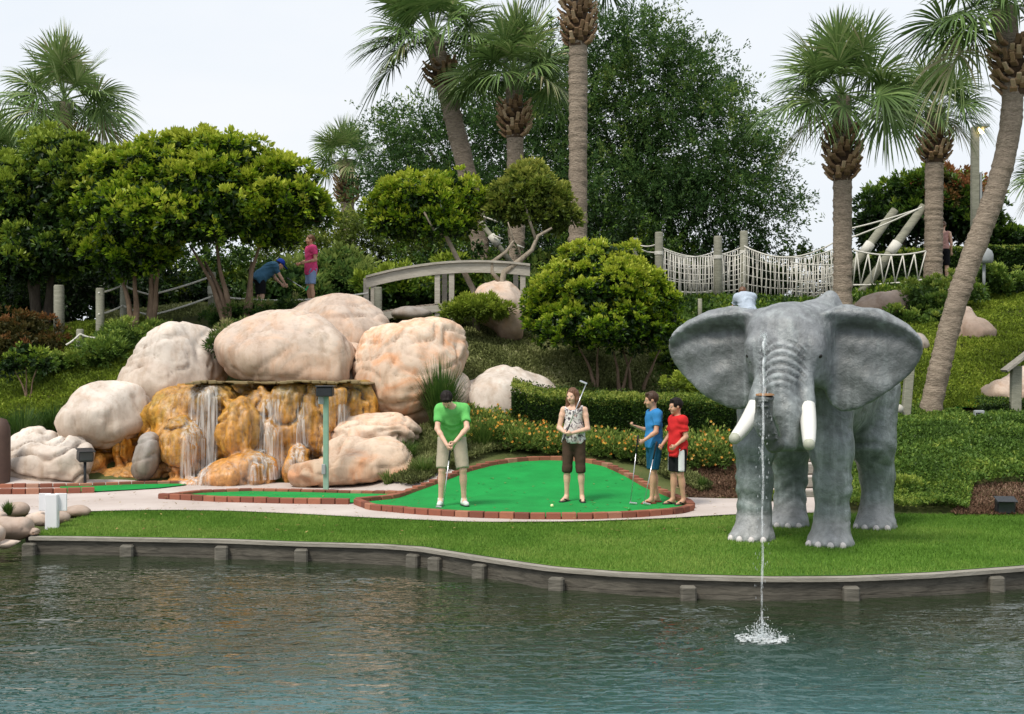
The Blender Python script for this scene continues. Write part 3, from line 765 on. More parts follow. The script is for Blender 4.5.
def waterstrip(px0, px1, py0, py1, mat, lift=.035, spread=0, cling=False, nx=14):
    Yr = 24.0; zs = np.linspace(at(0, py0, Yr)[2], at(0, py1, Yr)[2], 46); M = MB()
    V = []; T = []
    for i in range(nx+1):
        u = i/nx; prev = 99; y0 = None
        for j, z in enumerate(zs):
            t = j/45; px = px0+(px1-px0)*u; px = (px-(px0+px1)/2)*(1+spread*t)+(px0+px1)/2
            x = (px-512)*Yr/F
            hit = BV.ray_cast(Vector((x, 15, float(min(z, 1.66)))), Vector((0, 1, 0)))[0]
            y = (hit[1] if hit is not None else 24.6)-lift
            if not cling: y = min(y, prev)
            prev = y if not cling else prev
            V.append((x+.01*vnoise(np.array([x*6, z*2, 1.])), y-.02*abs(vnoise(np.array([x*9, z*1.2, 3.]))), z)); T.append(min(1, u*5+.15, (1-u)*5+.15)*min(1, .5+t*6))
    n = 46; i, j = np.meshgrid(np.arange(nx), np.arange(n-1), indexing='ij'); i = i.ravel(); j = j.ravel()
    M.add(V, np.stack([i*n+j, (i+1)*n+j, (i+1)*n+j+1, i*n+j+1], 1), None, T); return M
build('water_curtain', waterstrip(190, 222, 385, 489, m_fall, spread=.1), m_fall, wfl, True)
build('water_curtain', waterstrip(204, 219, 386, 489, m_fall, lift=.06), m_fall, wfl, True)
build('water_curtain', waterstrip(262, 284, 399, 476, m_fall, spread=.3), m_fall, wfl, True)
build('water_curtain', waterstrip(250, 276, 448, 489, m_fall2, spread=.3), m_fall2, wfl, True)
build('water_curtain', waterstrip(296, 309, 402, 462, m_fall2, spread=.2), m_fall, wfl, True)
build('water_curtain', waterstrip(338, 350, 404, 440, m_fall2), m_fall, wfl, True)
build('water_film', waterstrip(158, 222, 386, 470, m_fall2, cling=True, nx=30), m_fall2, wfl, True)
build('water_film', waterstrip(222, 372, 385, 470, m_fall2, cling=True, nx=50), m_fall2, wfl, True)
m_wet = plain('wet_ledge', (.20,.15,.07), .3, .3)
lm = MB()
for i in range(30):
    x0 = at(192+i*6, 0, 24)[0]; lm.box((x0, 24.2+.30*vnoise(np.array([i*.35, 0, 0.])), 1.705+.03*vnoise(np.array([i*.5, 3, 0.]))), (.14, .5, .03+.03*rs.rand()), rz=rs.normal(0, .15), ry=rs.normal(0, .05), bev=.012)
build('ledge', lm, m_wet, wfl)
m_foam = plain('foam', (.85,.86,.86), .5, .05)
fm = MB()
for i in range(420): fm.ball(at(rs.normal(207, 11) if i % 3 else rs.normal(268, 12), 489, 23.4+rs.normal(0, .12))+np.array([0, 0, rs.uniform(0, .05)]), rs.uniform(.006, .022), 5)
tag(build('foam', fm, m_foam, wfl, True), kind='stuff')
# ================================================================== elephant statue
EO = np.array([3.77, 17.25, -.05]); EB = math.radians(-27); EH = math.radians(-20)
ele = thing('elephant_statue', 'life size grey elephant statue with spread ears standing on the lawn by the pond', 'statue', EO, EB)
def Rz(a): return np.array([[math.cos(a), -math.sin(a), 0], [math.sin(a), math.cos(a), 0], [0, 0, 1]])
RB = Rz(EB); RHL = Rz(EH-EB)          # head frame relative to the body frame
HC = RB.T@(np.array([3.09, 15.62, 2.25])-EO)
def hd(x, y, z): return HC+RHL@np.array([x, y, z])
f = Field((-1.9, -3.4, -.04), (1.9, 1.9, 3.1), .026)
# trunk of the body, shoulders, rump
f.ell((.02, .0, 1.82), (.66, 1.15, .70), .3)
f.ell((.02, -.62, 2.02), (.56, .58, .72), .3)
f.ell((.05, .62, 1.95), (.62, .62, .72), .3)
f.ell((.1, -.1, 2.35), (.30, .8, .38), .3)
f.ell((.18, -.55, 2.62), (.24, .34, .22), .25)
f.ell((.26, -.45, 2.74), (.13, .26, .22), .12)
f.ell((.30, -.52, 2.90), (.05, .10, .07), .08)
f.ell((0, -.95, 1.55), (.42, .35, .48), .3)
f.cap((0, -.7, 2.15), hd(0, .15, 0), .52, .42, .3)
# legs
LEGS = [(-.50, -1.00, 'f', .27), (.44, -1.06, 'f', .30), (-.50, .52, 'r', .27), (.54, .80, 'r', .30)]
for (x, y, k, top) in LEGS:
    if k == 'f':
        f.chain([(x*.86, y+.1, 1.75), (x*.98, y+.02, 1.15), (x, y, .72), (x, y+.02, .32)], [.30, .235, .195, .195], .12)
    else:
        f.chain([(x*.8, y, 1.75), (x*.95, y-.12, 1.1), (x, y+.02, .70), (x, y+.02, .30)], [.40, .27, .20, .19], .12)
    f.cap((x, y-.02, .36), (x, y-.05, -.05), .18, .285, .07)
    f.ell((x, y-.10, .08), (.25, .24, .14), .06)
    for a in (-.9, -.45, 0, .45, .9):
        f.ell((x+.25*math.sin(a), y-.08-.24*math.cos(a), .07), (.05, .05, .055), .035)
# belly seam, tail stays behind
f.cap((0, 1.25, 2.2), (.03, 1.42, 1.4), .07, .045, .06)
# ---- head
f.ell(hd(0, .05, .08), (.47, .45, .42), .2)
for s in (-1, 1):
    f.ell(hd(s*.19, -.02, .20), (.24, .30, .20), .12)
    f.ell(hd(s*.24, -.18, -.15), (.19, .25, .28), .12)
    f.ell(hd(s*.33, -.30, .00), (.10, .12, .13), .12)      # brow
    f.ell(hd(s*.36, -.33, -.09), (.055, .05, .05), .05)
    f.chain([hd(s*.20, -.34, -.24), hd(s*.262, -.48, -.60)], [.10, .11], .05)
    f.ell(hd(s*.33, .08, -.25), (.15, .22, .20), .12)
f.ell(hd(0, -.22, .0), (.31, .27, .32), .12)
f.ell(hd(0, -.22, -.60), (.17, .26, .16), .1)              # lower jaw
f.cap(hd(0, -.3, -.62), hd(.02, -.50, -.74), .11, .06, .06)
TR = [hd(0, -.34, -.12), hd(.0, -.50, -.42), hd(.09, -.62, -.72), hd(.13, -.72, -1.06)]
f.chain(TR, [.21, .165, .145, .075], .05)
f.chain([hd(.12, -.72, -1.06), hd(-.02, -.92, -1.03), hd(-.10, -1.05, -.80), hd(-.08, -1.09, -.55)], [.06, .095, .10, .095], .010)
f.cap(hd(-.08, -1.09, -.56), hd(-.08, -1.09, -.50), .105, .105, .02, flat=True)
f.ell(hd(-.045, -1.105, -.49), (.045, .05, .06), .0, 'sub'); f.ell(hd(-.115, -1.095, -.49), (.045, .05, .06), .0, 'sub')
# underside ridges of the raised tip
for t in np.linspace(0, 1, 9):
    p = hd(-.02, -1.0, -.97)*(1-t)+hd(-.09, -1.15, -.57)*t
    f.cap(p+RHL@np.array([-.07, -.055, 0]), p+RHL@np.array([.07, -.055, 0]), .016, .016, .02)
# ---- ears, thin curved shields grown onto the head
EAR = np.array([(-.06, .36), (.10, .43), (.34, .44), (.58, .37), (.80, .22), (.90, .02), (.86, -.16), (.72, -.36), (.50, -.55), (.30, -.68), (.14, -.73), (.02, -.62), (-.06, -.3)])
def smooth_poly(p, n=3):
    for _ in range(n):
        q = np.roll(p, -1, 0); p = np.stack([p*.75+q*.25, p*.25+q*.75], 1).reshape(-1, 2)
    return p
EAR[:, 0] = np.where(EAR[:, 0] > 0, EAR[:, 0]*1.16, EAR[:, 0]); EARP = smooth_poly(EAR)
def polysdf(P, poly):
    d = np.full(P.shape[:-1], 1e9); sgn = np.zeros(P.shape[:-1], bool)
    for i in range(len(poly)):
        a = poly[i]; b = poly[(i+1) % len(poly)]; e = b-a; w = P-a
        t = np.clip((w@e)/(e@e), 0, 1); d = np.minimum(d, ((w-t[..., None]*e)**2).sum(-1))
        c = ((a[1] <= P[..., 1]) != (b[1] <= P[..., 1])) & (w[..., 0] < e[0]*w[..., 1]/np.where(abs(e[1]) < 1e-9, 1e-9, e[1]))
        sgn ^= c
    d = np.sqrt(d); return np.where(sgn, -d, d)
Pg = f.P()
Q = (Pg-HC)@RHL
for s in (-1, 1):
    xl = Q[..., 0]*s-.40; yl = Q[..., 1]; zl = Q[..., 2]
    m = (xl > -.15) & (xl < 1.25) & (zl > -.9) & (zl < .62) & (yl > -.5) & (yl < .8)
    a = xl[m]; b = zl[m]; y = yl[m]
    d2 = polysdf(np.stack([a, b], -1), EARP)
    # sheet bends back outwards, top rim rolls forward, faint radial folds
    cen = .10+.16*a**2-.10*np.exp(-((b-.38+.25*a**2)/.10)**2)+.022*np.sin(7*np.arctan2(b-.1, a+.3)*2)*np.clip(a*2, 0, 1)+.04*np.exp(-((d2+.02)/.05)**2)*np.clip((.15-b)/.3, 0, 1)-.05*np.exp(-((a-.45)/.25)**2)*np.clip((.1-b)/.4, 0, 1)
    th = .028+.030*np.exp(-((d2+.03)/.05)**2)+.05*np.exp(-(a/.12)**2)+.035*np.exp(-((b-.38+.25*a**2)/.09)**2)
    dd = np.maximum(d2, np.abs(y-cen)-th)
    k = .06; c = f.d[m]; hh = np.maximum(k-np.abs(c-dd), 0)/k
    f.d[m] = np.minimum(c, dd)-hh*hh*k*.25
    # shoulder of the ear along the top
    f.chain([hd(s*.36, .02, .30), hd(s*.62, .04, .38), hd(s*.92, .10, .34), hd(s*1.12, .20, .22)], [.11, .075, .055, .035], .08)
f.cut((0, 0, .0), (0, 0, -1))
def edisp(V, Qd):
    n = vnormals(V, Qd); q = (V-HC)@RHL
    d = .010*fbm(V*4.5, 3, 11)+.004*fbm(V*17, 2, 12)
    # wrinkles across the brow and trunk root, rings down the trunk
    face = np.exp(-(q[:, 0]/.25)**6)*np.clip((-q[:, 1]-.22)/.1, 0, 1)
    zz = q[:, 2]+2.6*q[:, 0]**2
    w = np.clip((q[:, 2]+1.0)/.2, 0, 1)*np.clip((.10-q[:, 2])/.08, 0, 1)
    amp = .004+.020*np.clip((q[:, 2]+.46)/.10, 0, 1); zz = zz+.012*vnoise(q*3.3, 4)
    d += face*w*amp*(1-2*np.abs(np.cos(zz*PI/.085))**8)*.7
    # saggy folds on the legs and belly
    low = np.clip((1.5-V[:, 2])/.5, 0, 1)*(V[:, 2] > .3)
    d += low*.007*np.sin(V[:, 2]*34+4*vnoise(V*3, 5))*(vnoise(V*2.1, 6) > 0)
    return V+n*d[:, None]
def m_ele_():
    m, nt, N, L = new_mat('painted_statue_grey'); v = coords(nt)
    n1 = noise(nt, v, 1.2, 5, .6, .4); n2 = noise(nt, v, 7, 6, .7); st = noise(nt, coords(nt, (1, 1, .12)), 9, 5, .7)
    r = ramp(nt, [(.3, (.155,.165,.17)), (.5, (.205,.215,.225)), (.72, (.265,.28,.29))]); L.new(n1, r.inputs[0])
    sep = nt.nodes.new('ShaderNodeSeparateXYZ'); L.new(v, sep.inputs[0])
    grn = math_(nt, 'MULTIPLY', nd(nt, 'ShaderNodeMapRange', **{'From Min': 2.3, 'From Max': .9}).outputs[0], 1.0)
    mr = grn.node.inputs[0].links[0].from_node; L.new(sep.outputs['Z'], mr.inputs['Value'])
    c = mixc(nt, math_(nt, 'MULTIPLY', grn, .6, True), r.outputs[0], (.15,.20,.185))
    sr = ramp(nt, [(.48, (0,0,0)), (.64, (1,1,1))]); L.new(st, sr.inputs[0])
    c = mixc(nt, math_(nt, 'MULTIPLY', sr.outputs[0], .45), c, (.38,.42,.42))
    # pale dusty feet
    mr2 = nd(nt, 'ShaderNodeMapRange', **{'From Min': .42, 'From Max': .30}); L.new(sep.outputs['Z'], mr2.inputs['Value'])
    c = mixc(nt, math_(nt, 'MULTIPLY', mr2.outputs[0], .6, True), c, (.36,.35,.36))
    sp = ramp(nt, [(.35, (.45,.45,.45)), (.55, (1,1,1))]); L.new(n2, sp.inputs[0])
    c = mixc(nt, .55, c, sp.outputs[0], 'MULTIPLY')
    g = nt.nodes.new('ShaderNodeNewGeometry')
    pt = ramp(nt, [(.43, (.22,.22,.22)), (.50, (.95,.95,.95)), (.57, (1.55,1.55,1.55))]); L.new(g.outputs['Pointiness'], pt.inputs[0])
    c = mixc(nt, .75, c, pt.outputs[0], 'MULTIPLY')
    wv = noise(nt, v, 11, 4, .6, .8)
    h = math_(nt, 'ADD', n2, wv)
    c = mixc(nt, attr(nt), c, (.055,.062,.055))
    mm = nd(nt, 'ShaderNodeTexNoise'); mm.inputs['Scale'].default_value = 3.5; mm.inputs['Detail'].default_value = 6; L.new(v, mm.inputs['Vector'])
    mk = ramp(nt, [(.38, (.90,.91,.90)), (.52, (1,1,1)), (.68, (1.08,1.08,1.09))]); L.new(mm.outputs['Fac'], mk.inputs[0]); c = mixc(nt, 1.0, c, mk.outputs[0], 'MULTIPLY')
    finish(nt, c, .42, bump(nt, h, .5, .03), .45); return m
m_ele = m_ele_()
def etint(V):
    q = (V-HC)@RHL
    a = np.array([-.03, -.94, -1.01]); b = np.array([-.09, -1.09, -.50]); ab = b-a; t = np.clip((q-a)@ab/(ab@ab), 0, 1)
    d = np.linalg.norm(q-a-t[:, None]*ab, axis=1); tip = np.clip((.15-d)/.02, 0, 1)*(q[:, 1] < -.86)  # raised tip tinted brown-grey, its underside shade put into the colour
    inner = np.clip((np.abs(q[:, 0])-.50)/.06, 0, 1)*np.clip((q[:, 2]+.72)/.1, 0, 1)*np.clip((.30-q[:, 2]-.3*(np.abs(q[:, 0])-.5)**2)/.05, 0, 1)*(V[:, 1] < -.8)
    under = np.clip((-.55-q[:, 2])/.1, 0, 1)*np.clip((.3-np.abs(q[:, 0]))/.1, 0, 1)*(q[:, 1] < -.1)*.3  # painted shade below the head, around jaw and trunk
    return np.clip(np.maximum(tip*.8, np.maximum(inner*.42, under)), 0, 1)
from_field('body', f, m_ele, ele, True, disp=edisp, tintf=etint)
m_ivory = plain('ivory_paint', (.74,.73,.68), .3, .06, 6, .5)
m_tipg = plain('worn_tusk_tip', (.42,.43,.34), .5, .2, 14)
for s, tip in ((-1, (-.42, -1.02, -.98)), (1, (.36, -.98, -1.03))):
    P0 = hd(s*.262, -.46, -.56); P1 = hd(s*.31 if s > 0 else -.32, -.64, -.82); P2 = hd(*tip)
    t = np.linspace(0, 1, 12)[:, None]; P = (1-t)**2*P0+2*t*(1-t)*P1+t*t*P2
    m = MB().tube(P, [.080, .084, .086, .087, .087, .086, .084, .081, .077, .073, .067, .055], 16)
    tk = build('tusk', m, m_ivory, ele, True, True)
    build('tusk_tip', MB().ball(P2+(P[-1]-P[-2])*-.3, (.063, .063, .063), 14), m_tipg, tk, True, True)
m_eye = plain('glossy_black', (.012,.010,.008), .15, .0)
for s in (-1, 1):
    build('eye', MB().ball(hd(s*.385, -.365, -.095), .032, 12), m_eye, ele, True, True)
    
m_nail = plain('pale_nail', (.62,.58,.57), .5, .1)
for (x, y, k, top) in LEGS:
    for a in (-.75, -.25, .25, .75):
        build('toenail', MB().ball((x+.285*math.sin(a), y-.085-.27*math.cos(a), .055), (.042, .03, .05), 8), m_nail, ele, True, True)
build('trunk_opening', MB().lathe(hd(-.08, -1.09, -.492), [(.001, .0), (.06, .003), (.095, -.004), (.10, -.02)], 14), plain('rusty_nozzle', (.28,.15,.07), .7, .3, 20), ele, True, True)
# ---- water jet rising out of the trunk and falling into the pond
tipw = EO+RB@hd(-.08, -1.09, -.48)
SPLW = np.array([SPL[0], SPL[1], WATER_Z])
vz = math.sqrt(2*9.81*(2.36-tipw[2])); tt = (vz+math.sqrt(vz*vz+2*9.81*(tipw[2]-SPLW[2])))/9.81
m_jet = m_fall_('jet_water', 1.05, (.93,.95,.97))
ts = np.linspace(0, tt, 70); J = np.stack([tipw[0]+(SPLW[0]-tipw[0])*ts/tt, tipw[1]+(SPLW[1]-tipw[1])*ts/tt, tipw[2]+vz*ts-4.905*ts**2], 1)
J[:, 0] += .004*np.sin(ts*60)
u = ts/tt
rad = np.where(u < .35, .008+.010*u, .0115-.003*(u-.35))
jm = MB().tube(J, rad, 8, tint=np.interp(np.concatenate([np.repeat(np.arange(70), 8), [0, 69]]), [0, 25, 69], [1.0, 1.0, .45]), rn=.5)
for i in range(420):
    q = rs.rand()**.8; k = int(q*69); p = J[k]+rs.normal(0, .010+.028*q, 3); r = rs.uniform(.0015, .0045)
    jm.tube([p+np.array([0, 0, r*3]), p, p-np.array([0, 0, r*3.])], [r*.3, r, r*.5], 4, tint=.6)
single('water_jet', jm, m_jet, 'thin arc of water rising from the elephant trunk and falling into the pond', 'water jet', tipw, smooth=True)
sm = MB()
for i in range(600):
    a = rs.rand()*2*PI; r = abs(rs.normal(0, .09)); hgt = abs(rs.normal(0, .09))*math.exp(-r*3.5)
    b = rs.uniform(.002, .006); sm.ball(SPLW+np.array([r*math.cos(a), r*math.sin(a)*.9, hgt+.01]), (b, b, b*rs.uniform(.7, 1.6)), 5)
for i in range(260):
    a = rs.rand()*2*PI; r = .01+.22*rs.rand()
    sm.ball(SPLW+np.array([r*math.cos(a), r*math.sin(a), .012]), (rs.uniform(.006, .026), rs.uniform(.006, .018), .006), 6)
m_spl = m_fall_('spray_water', 1.3, (.93,.95,.96))
sm.tint = [np.full(len(t_), .8) for t_ in sm.tint]
single('splash', sm, m_spl, 'white splash where the water jet hits the pond', 'splash', SPLW, smooth=True)
# ================================================================== plants
L_lig = leafmat('broadleaf_bright', [(0, (.006,.015,.004)), (.25, (.03,.075,.008)), (.48, (.13,.25,.012)), (.7, (.32,.46,.02)), (1, (.60,.66,.07))], .32, .28, .5)
L_dark = leafmat('broadleaf_dark', [(0, (.008,.018,.006)), (.35, (.03,.075,.012)), (.65, (.12,.22,.02)), (1, (.36,.46,.05))], .35, .2, .5)
L_oak = leafmat('oak_leaf', [(0, (.018,.044,.014)), (.5, (.075,.155,.040)), (.8, (.17,.28,.06)), (1, (.34,.42,.10))], .5, .45, .35)
L_yel = leafmat('yellow_green_leaf', [(0, (.035,.055,.012)), (.5, (.17,.24,.03)), (1, (.45,.46,.09))], .4, .3, .4)
L_palm = leafmat('palm_leaf', [(0, (.05,.09,.025)), (.4, (.15,.25,.07)), (.75, (.28,.38,.12)), (.93, (.46,.50,.24)), (1, (.50,.43,.26))], .38, .22, .5)
L_hedge = leafmat('hedge_leaf', [(0, (.014,.03,.008)), (.5, (.05,.11,.014)), (.8, (.19,.27,.03)), (1, (.38,.42,.08))], .4, .2, .4)
L_grass = leafmat('ornamental_grass', [(0, (.015,.04,.008)), (.5, (.06,.13,.02)), (.85, (.17,.24,.05)), (1, (.36,.34,.14))], .45, .3, .4)
L_red = leafmat('reddish_leaf', [(0, (.03,.035,.01)), (.4, (.10,.08,.02)), (.7, (.26,.11,.035)), (1, (.42,.16,.07))], .5, .3, .3)
L_ivy = leafmat('ground_cover_leaf', [(0, (.035,.07,.014)), (.5, (.12,.22,.035)), (.8, (.24,.35,.055)), (1, (.42,.50,.09))], .4, .2, .4)
L_lime = leafmat('lime_cover_leaf', [(0, (.07,.11,.014)), (.5, (.27,.36,.035)), (1, (.50,.55,.08))], .5, .25, .3)
L_dry = leafmat('dry_cover_leaf', [(0, (.06,.07,.025)), (.4, (.20,.23,.075)), (.75, (.40,.42,.18)), (1, (.66,.62,.38))], .6, .2, .2)

def m_bark_(name, a, b, ring=0.0, sc=1.0):
    m, nt, N, L = new_mat(name)
    v = coords(nt, (1, 1, 1.0)); n = noise(nt, coords(nt, (2, 2, 7 if ring else .8)), 5*sc, 6, .7, .4); n2 = noise(nt, v, 1.3, 3)
    r = ramp(nt, [(.3, a), (.7, b)]); L.new(n, r.inputs[0])
    c = mixc(nt, math_(nt, 'MULTIPLY', n2, .4), r.outputs[0], tuple(x*.55 for x in a))
    finish(nt, c, .85, bump(nt, n, 1.0, .045), .15); return m
B_palm = m_bark_('palm_bark', (.18,.14,.105), (.50,.41,.32), 1)
def m_boot_():
    m, nt, N, L = new_mat('palm_leaf_base'); n = noise(nt, coords(nt, (2, 2, .8)), 9, 5, .7)
    r = ramp(nt, [(0, (.035,.022,.014)), (.2, (.10,.06,.035)), (.6, (.40,.25,.14)), (1, (.66,.50,.33))]); L.new(attr(nt), r.inputs[0])
    c = mixc(nt, math_(nt, 'MULTIPLY', n, .6), r.outputs[0], (.16,.10,.06)); finish(nt, c, .85, bump(nt, n, .6, .02), .15); return m
B_boot = m_boot_()
B_oak = m_bark_('dark_bark', (.05,.04,.032), (.15,.12,.095))
B_thin = m_bark_('brown_bark', (.13,.085,.055), (.32,.23,.16))
B_pale = m_bark_('pale_bark', (.24,.20,.15), (.46,.39,.31))

def unit(v): return v/(np.linalg.norm(v, axis=-1, keepdims=True)+1e-9)
def leaf_quads(M, c, d, ln, wd, tint, fold=.25, up=None):
    """one diamond leaf per centre c, pointing along d"""
    n = len(c); d = unit(d)
    up = rs.normal(0, 1, (n, 3))+np.array([0, 0, 1.2]) if up is None else up
    s = unit(np.cross(d, up)); nrm = np.cross(s, d)
    ln = np.broadcast_to(ln, (n,))[:, None]; wd = np.broadcast_to(wd, (n,))[:, None]
    V = np.stack([c, c+d*ln*.5+s*wd*.5+nrm*wd*fold, c+d*ln, c+d*ln*.5-s*wd*.5+nrm*wd*fold], 1).reshape(-1, 3)
    M.add(V, np.arange(4*n).reshape(-1, 4), None, np.repeat(np.clip(tint, 0, 1), 4))

def lobes_world(lobes, dm=1.0):
    out = []
    for l in lobes:
        px, py, rx, ry, Y = l[:5]; dep = l[5] if len(l) > 5 else rx*Y/F*dm
        out.append((at(px, py, Y), np.array([rx*Y/F, dep, ry*Y/F])))
    return out
def lobe_points(L, n, rmin=.55, flat=0.0, shell=1.0):
    w = np.array([np.prod(r)**(2/3.) for c, r in L]); w /= w.sum()
    k = rs.choice(len(L), n, p=w); d = unit(rs.normal(0, 1, (n, 3)))
    if flat: d[:, 2] = np.maximum(d[:, 2], -flat*rs.rand(n)); d = unit(d)
    C = np.array([c for c, r in L])[k]; R = np.array([r for c, r in L])[k]
    rad = rmin+(1-rmin)*rs.rand(n)**shell
    p = C+d*R*rad[:, None]*(1+.10*vnoise(d*2.6+k[:, None]*3.1, 4))[:, None]
    return p, d, rad
def clump_crown(lobes, nclump, per, cr, ln, wd, bias=0.0, rmin=.45, fuzz=.25, contrast=.5, shell=.7, sub=None):
    """crown of leaf rosettes sitting on many small cushions, bright above and dark beneath"""
    L = lobes_world(lobes); M = MB(); k_ = 7; ns = max(5, nclump//k_)
    P0, D0, R0 = lobe_points(L, ns, rmin, .9, shell)
    zs = np.array([c[2]-r[2] for c, r in L]).min(); ze = np.array([c[2]+r[2] for c, r in L]).max()
    sr = cr*rs.uniform(.7, 1.7, ns); P0 = P0-D0*(sr*.55)[:, None]; sb = rs.normal(0, .10, ns)+.12*fbm(P0*.8, 2, 8)
    q = np.repeat(np.arange(ns), k_); n0 = len(q)
    d2 = unit(rs.normal(0, .75, (n0, 3))+D0[q]*.55+np.array([0, 0, .45]))
    p = P0[q]+d2*sr[q][:, None]*np.array([1.1, 1.1, .8])
    hh = np.clip((p[:, 2]-zs)/(ze-zs), 0, 1)
    base = .08+.40*np.clip(d2[:, 2]*.75+.3, 0, 1)+.26*hh+.18*(R0[q]-.6)/.4+sb[q]-.06*np.clip(d2[:, 1], 0, 1)+rs.normal(0, .07, n0)+bias  # lit tops and shade beneath the cushions put into the leaf tint
    out = unit(d2+np.array([0, 0, .45])+rs.normal(0, .25, d2.shape))
    q2 = np.repeat(p, per, 0); o = np.repeat(out, per, 0); n = len(q2); a = unit(rs.normal(0, 1, (n, 3))+o*.9)
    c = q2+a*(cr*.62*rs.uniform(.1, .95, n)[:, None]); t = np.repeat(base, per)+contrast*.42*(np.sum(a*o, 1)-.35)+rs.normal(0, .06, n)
    leaf_quads(M, c, a+o*.5, ln*rs.uniform(.6, 1.3, n), wd*rs.uniform(.7, 1.2, n), t)
    ni = nclump*9; p2, d3, _ = lobe_points(L, ni, .1, 0, .6); p2 = p2-d3*(.12+cr*.5)
    leaf_quads(M, p2, rs.normal(0, 1, (ni, 3)), ln*1.3, wd*1.7, rs.uniform(.04, .30, ni))  # inner leaves tinted darker, the crown's inner shade painted in
    return M
def spray_crown(lobes, nsp, per, L0, ln, wd, bias=0, rmin=.35, droop=.25):
    L = lobes_world(lobes); M = MB()
    p, d, rad = lobe_points(L, nsp, rmin, 0, .7)
    out = unit(d+np.array([0, 0, .35])+rs.normal(0, .35, d.shape))
    base = .40+.2*d[:, 2]+.24*(rad-.7)+rs.normal(0, .12, nsp)+.22*fbm(p*.55, 3, 9)+bias
    t = rs.rand(nsp, per); ll = L0*rs.uniform(.5, 1.25, nsp)
    cx = p[:, None]+out[:, None]*(t*ll[:, None])[..., None]
    cx = cx+rs.normal(0, 1, (nsp, per, 3))*(.035+.10*t*(1-t))[..., None]*L0
    cx[..., 2] -= droop*(t**2)*ll[:, None]
    c = cx.reshape(-1, 3); n = len(c)
    a = np.repeat(out, per, 0)+rs.normal(0, .75, (n, 3)); a[:, 2] -= .2
    leaf_quads(M, c, a, ln*rs.uniform(.6, 1.3, n), wd*rs.uniform(.7, 1.2, n), np.repeat(base, per)+rs.normal(0, .12, n))
    # bare twigs showing against the sky
    return M
def limbs(M, base, targets, r0, fork=.35, n=9, wig=.10, split=None):
    """trunk that forks towards the targets"""
    base = np.asarray(base, float)
    for k, t in enumerate(targets):
        t = np.asarray(t, float); m = 10; s = np.linspace(0, 1, m)[:, None]
        mid = base*(1-fork)+np.array([base[0], base[1], t[2]])*fork+(t-base)*np.array([.12, .12, 0])
        P = (1-s)**2*base+2*s*(1-s)*mid+s*s*t
        L = np.linalg.norm(t-base)
        P = P+wig*L*.25*np.stack([fbm(np.c_[s*3, s*0+k, s*0], 2, k), fbm(np.c_[s*3, s*0+k+9, s*0], 2, k+3), s[:, 0]*0], 1)*(s*(1-s)*4)
        rr = r0*(1-.75*s[:, 0])*(.8 if k else 1)
        M.tube(P, rr, n, rn=.25, seed=k)
    return M
def tree(name, label, crown, cmat, trunkmb, tmat, base, cat='tree', group=None):
    t = thing(name, label, cat, base, group=group)
    if trunkmb is not None: build('trunk', trunkmb, tmat, t, True)
    build('crown', crown, cmat, t); return t
def onground(px, Y, dz=-.08):
    x = (px-512)*Y/F; return np.array([x, Y, Hs(x, Y)+dz])

# ---- broadleaf trees, left
b = onground(40, 30); T = MB(); limbs(T, b, [at(10, 215, 30), at(70, 220, 30), at(40, 180, 30)], .16)
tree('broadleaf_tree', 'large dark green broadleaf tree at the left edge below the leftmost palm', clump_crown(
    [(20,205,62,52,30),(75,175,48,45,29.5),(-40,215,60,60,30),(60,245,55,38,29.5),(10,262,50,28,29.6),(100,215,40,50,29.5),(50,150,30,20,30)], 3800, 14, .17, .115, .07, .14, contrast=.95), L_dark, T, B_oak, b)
b = onground(150, 28); T = MB()
for q, tg in ((onground(133, 27.8), [(118,268),(140,240)]), (onground(150, 28), [(150,250),(168,245)]), (onground(228, 27.6), [(205,262),(215,235),(190,245)]), (onground(245, 27.8), [(252,262),(262,240)])):
    limbs(T, q, [at(x, y, 28) for x, y in tg], .095, .5)
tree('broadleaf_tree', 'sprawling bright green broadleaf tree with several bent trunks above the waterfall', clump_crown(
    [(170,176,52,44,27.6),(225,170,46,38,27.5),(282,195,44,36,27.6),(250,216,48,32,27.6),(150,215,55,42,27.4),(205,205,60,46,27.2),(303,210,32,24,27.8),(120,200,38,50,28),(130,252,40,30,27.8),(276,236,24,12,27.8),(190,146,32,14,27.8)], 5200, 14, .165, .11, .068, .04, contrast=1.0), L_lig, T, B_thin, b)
b = onground(477, 29.3); T = MB()
T.tube([b, at(474,291,29.3), at(462,268,29.3), at(452,248,29.3), at(444,232,29.3), at(432,212,29.3)], [.075,.07,.06,.05,.045,.03], 9, rn=.2)
T.tube([at(446,236,29.3), at(434,230,29.1), at(424,212,29)], [.035,.03,.02], 7); T.tube([at(444,232,29.3), at(456,218,29.3), at(462,200,29.5)], [.035,.03,.02], 7)
tree('slender_tree', 'slender tree with one leaning trunk and a round green crown behind the wooden bridge rail', clump_crown(
    [(425,205,44,32,29.8),(452,200,34,30,29.8),(400,218,34,28,30),(440,225,36,20,29.6),(395,195,20,16,29.8)], 1900, 12, .15, .10, .06, .0, contrast=.9), L_lig, T, B_pale, b, group='slender trees by the wooden bridge')
b = onground(501, 29); T = MB()
T.tube([b, at(501,288,29), at(504,272,29), at(520,260,29), at(532,250,29), at(538,236,29), at(552,228,29)], [.08,.075,.065,.055,.05,.04,.025], 9, rn=.2)
T.tube([at(502,284,29), at(492,272,29), at(492,262,29), at(506,252,29), at(514,240,29)], [.05,.045,.04,.035,.02], 8, rn=.2)
T.tube([at(536,240,29), at(530,222,29), at(524,200,29)], [.035,.03,.015], 7); T.tube([at(514,242,29), at(508,222,29)], [.02,.012], 6)
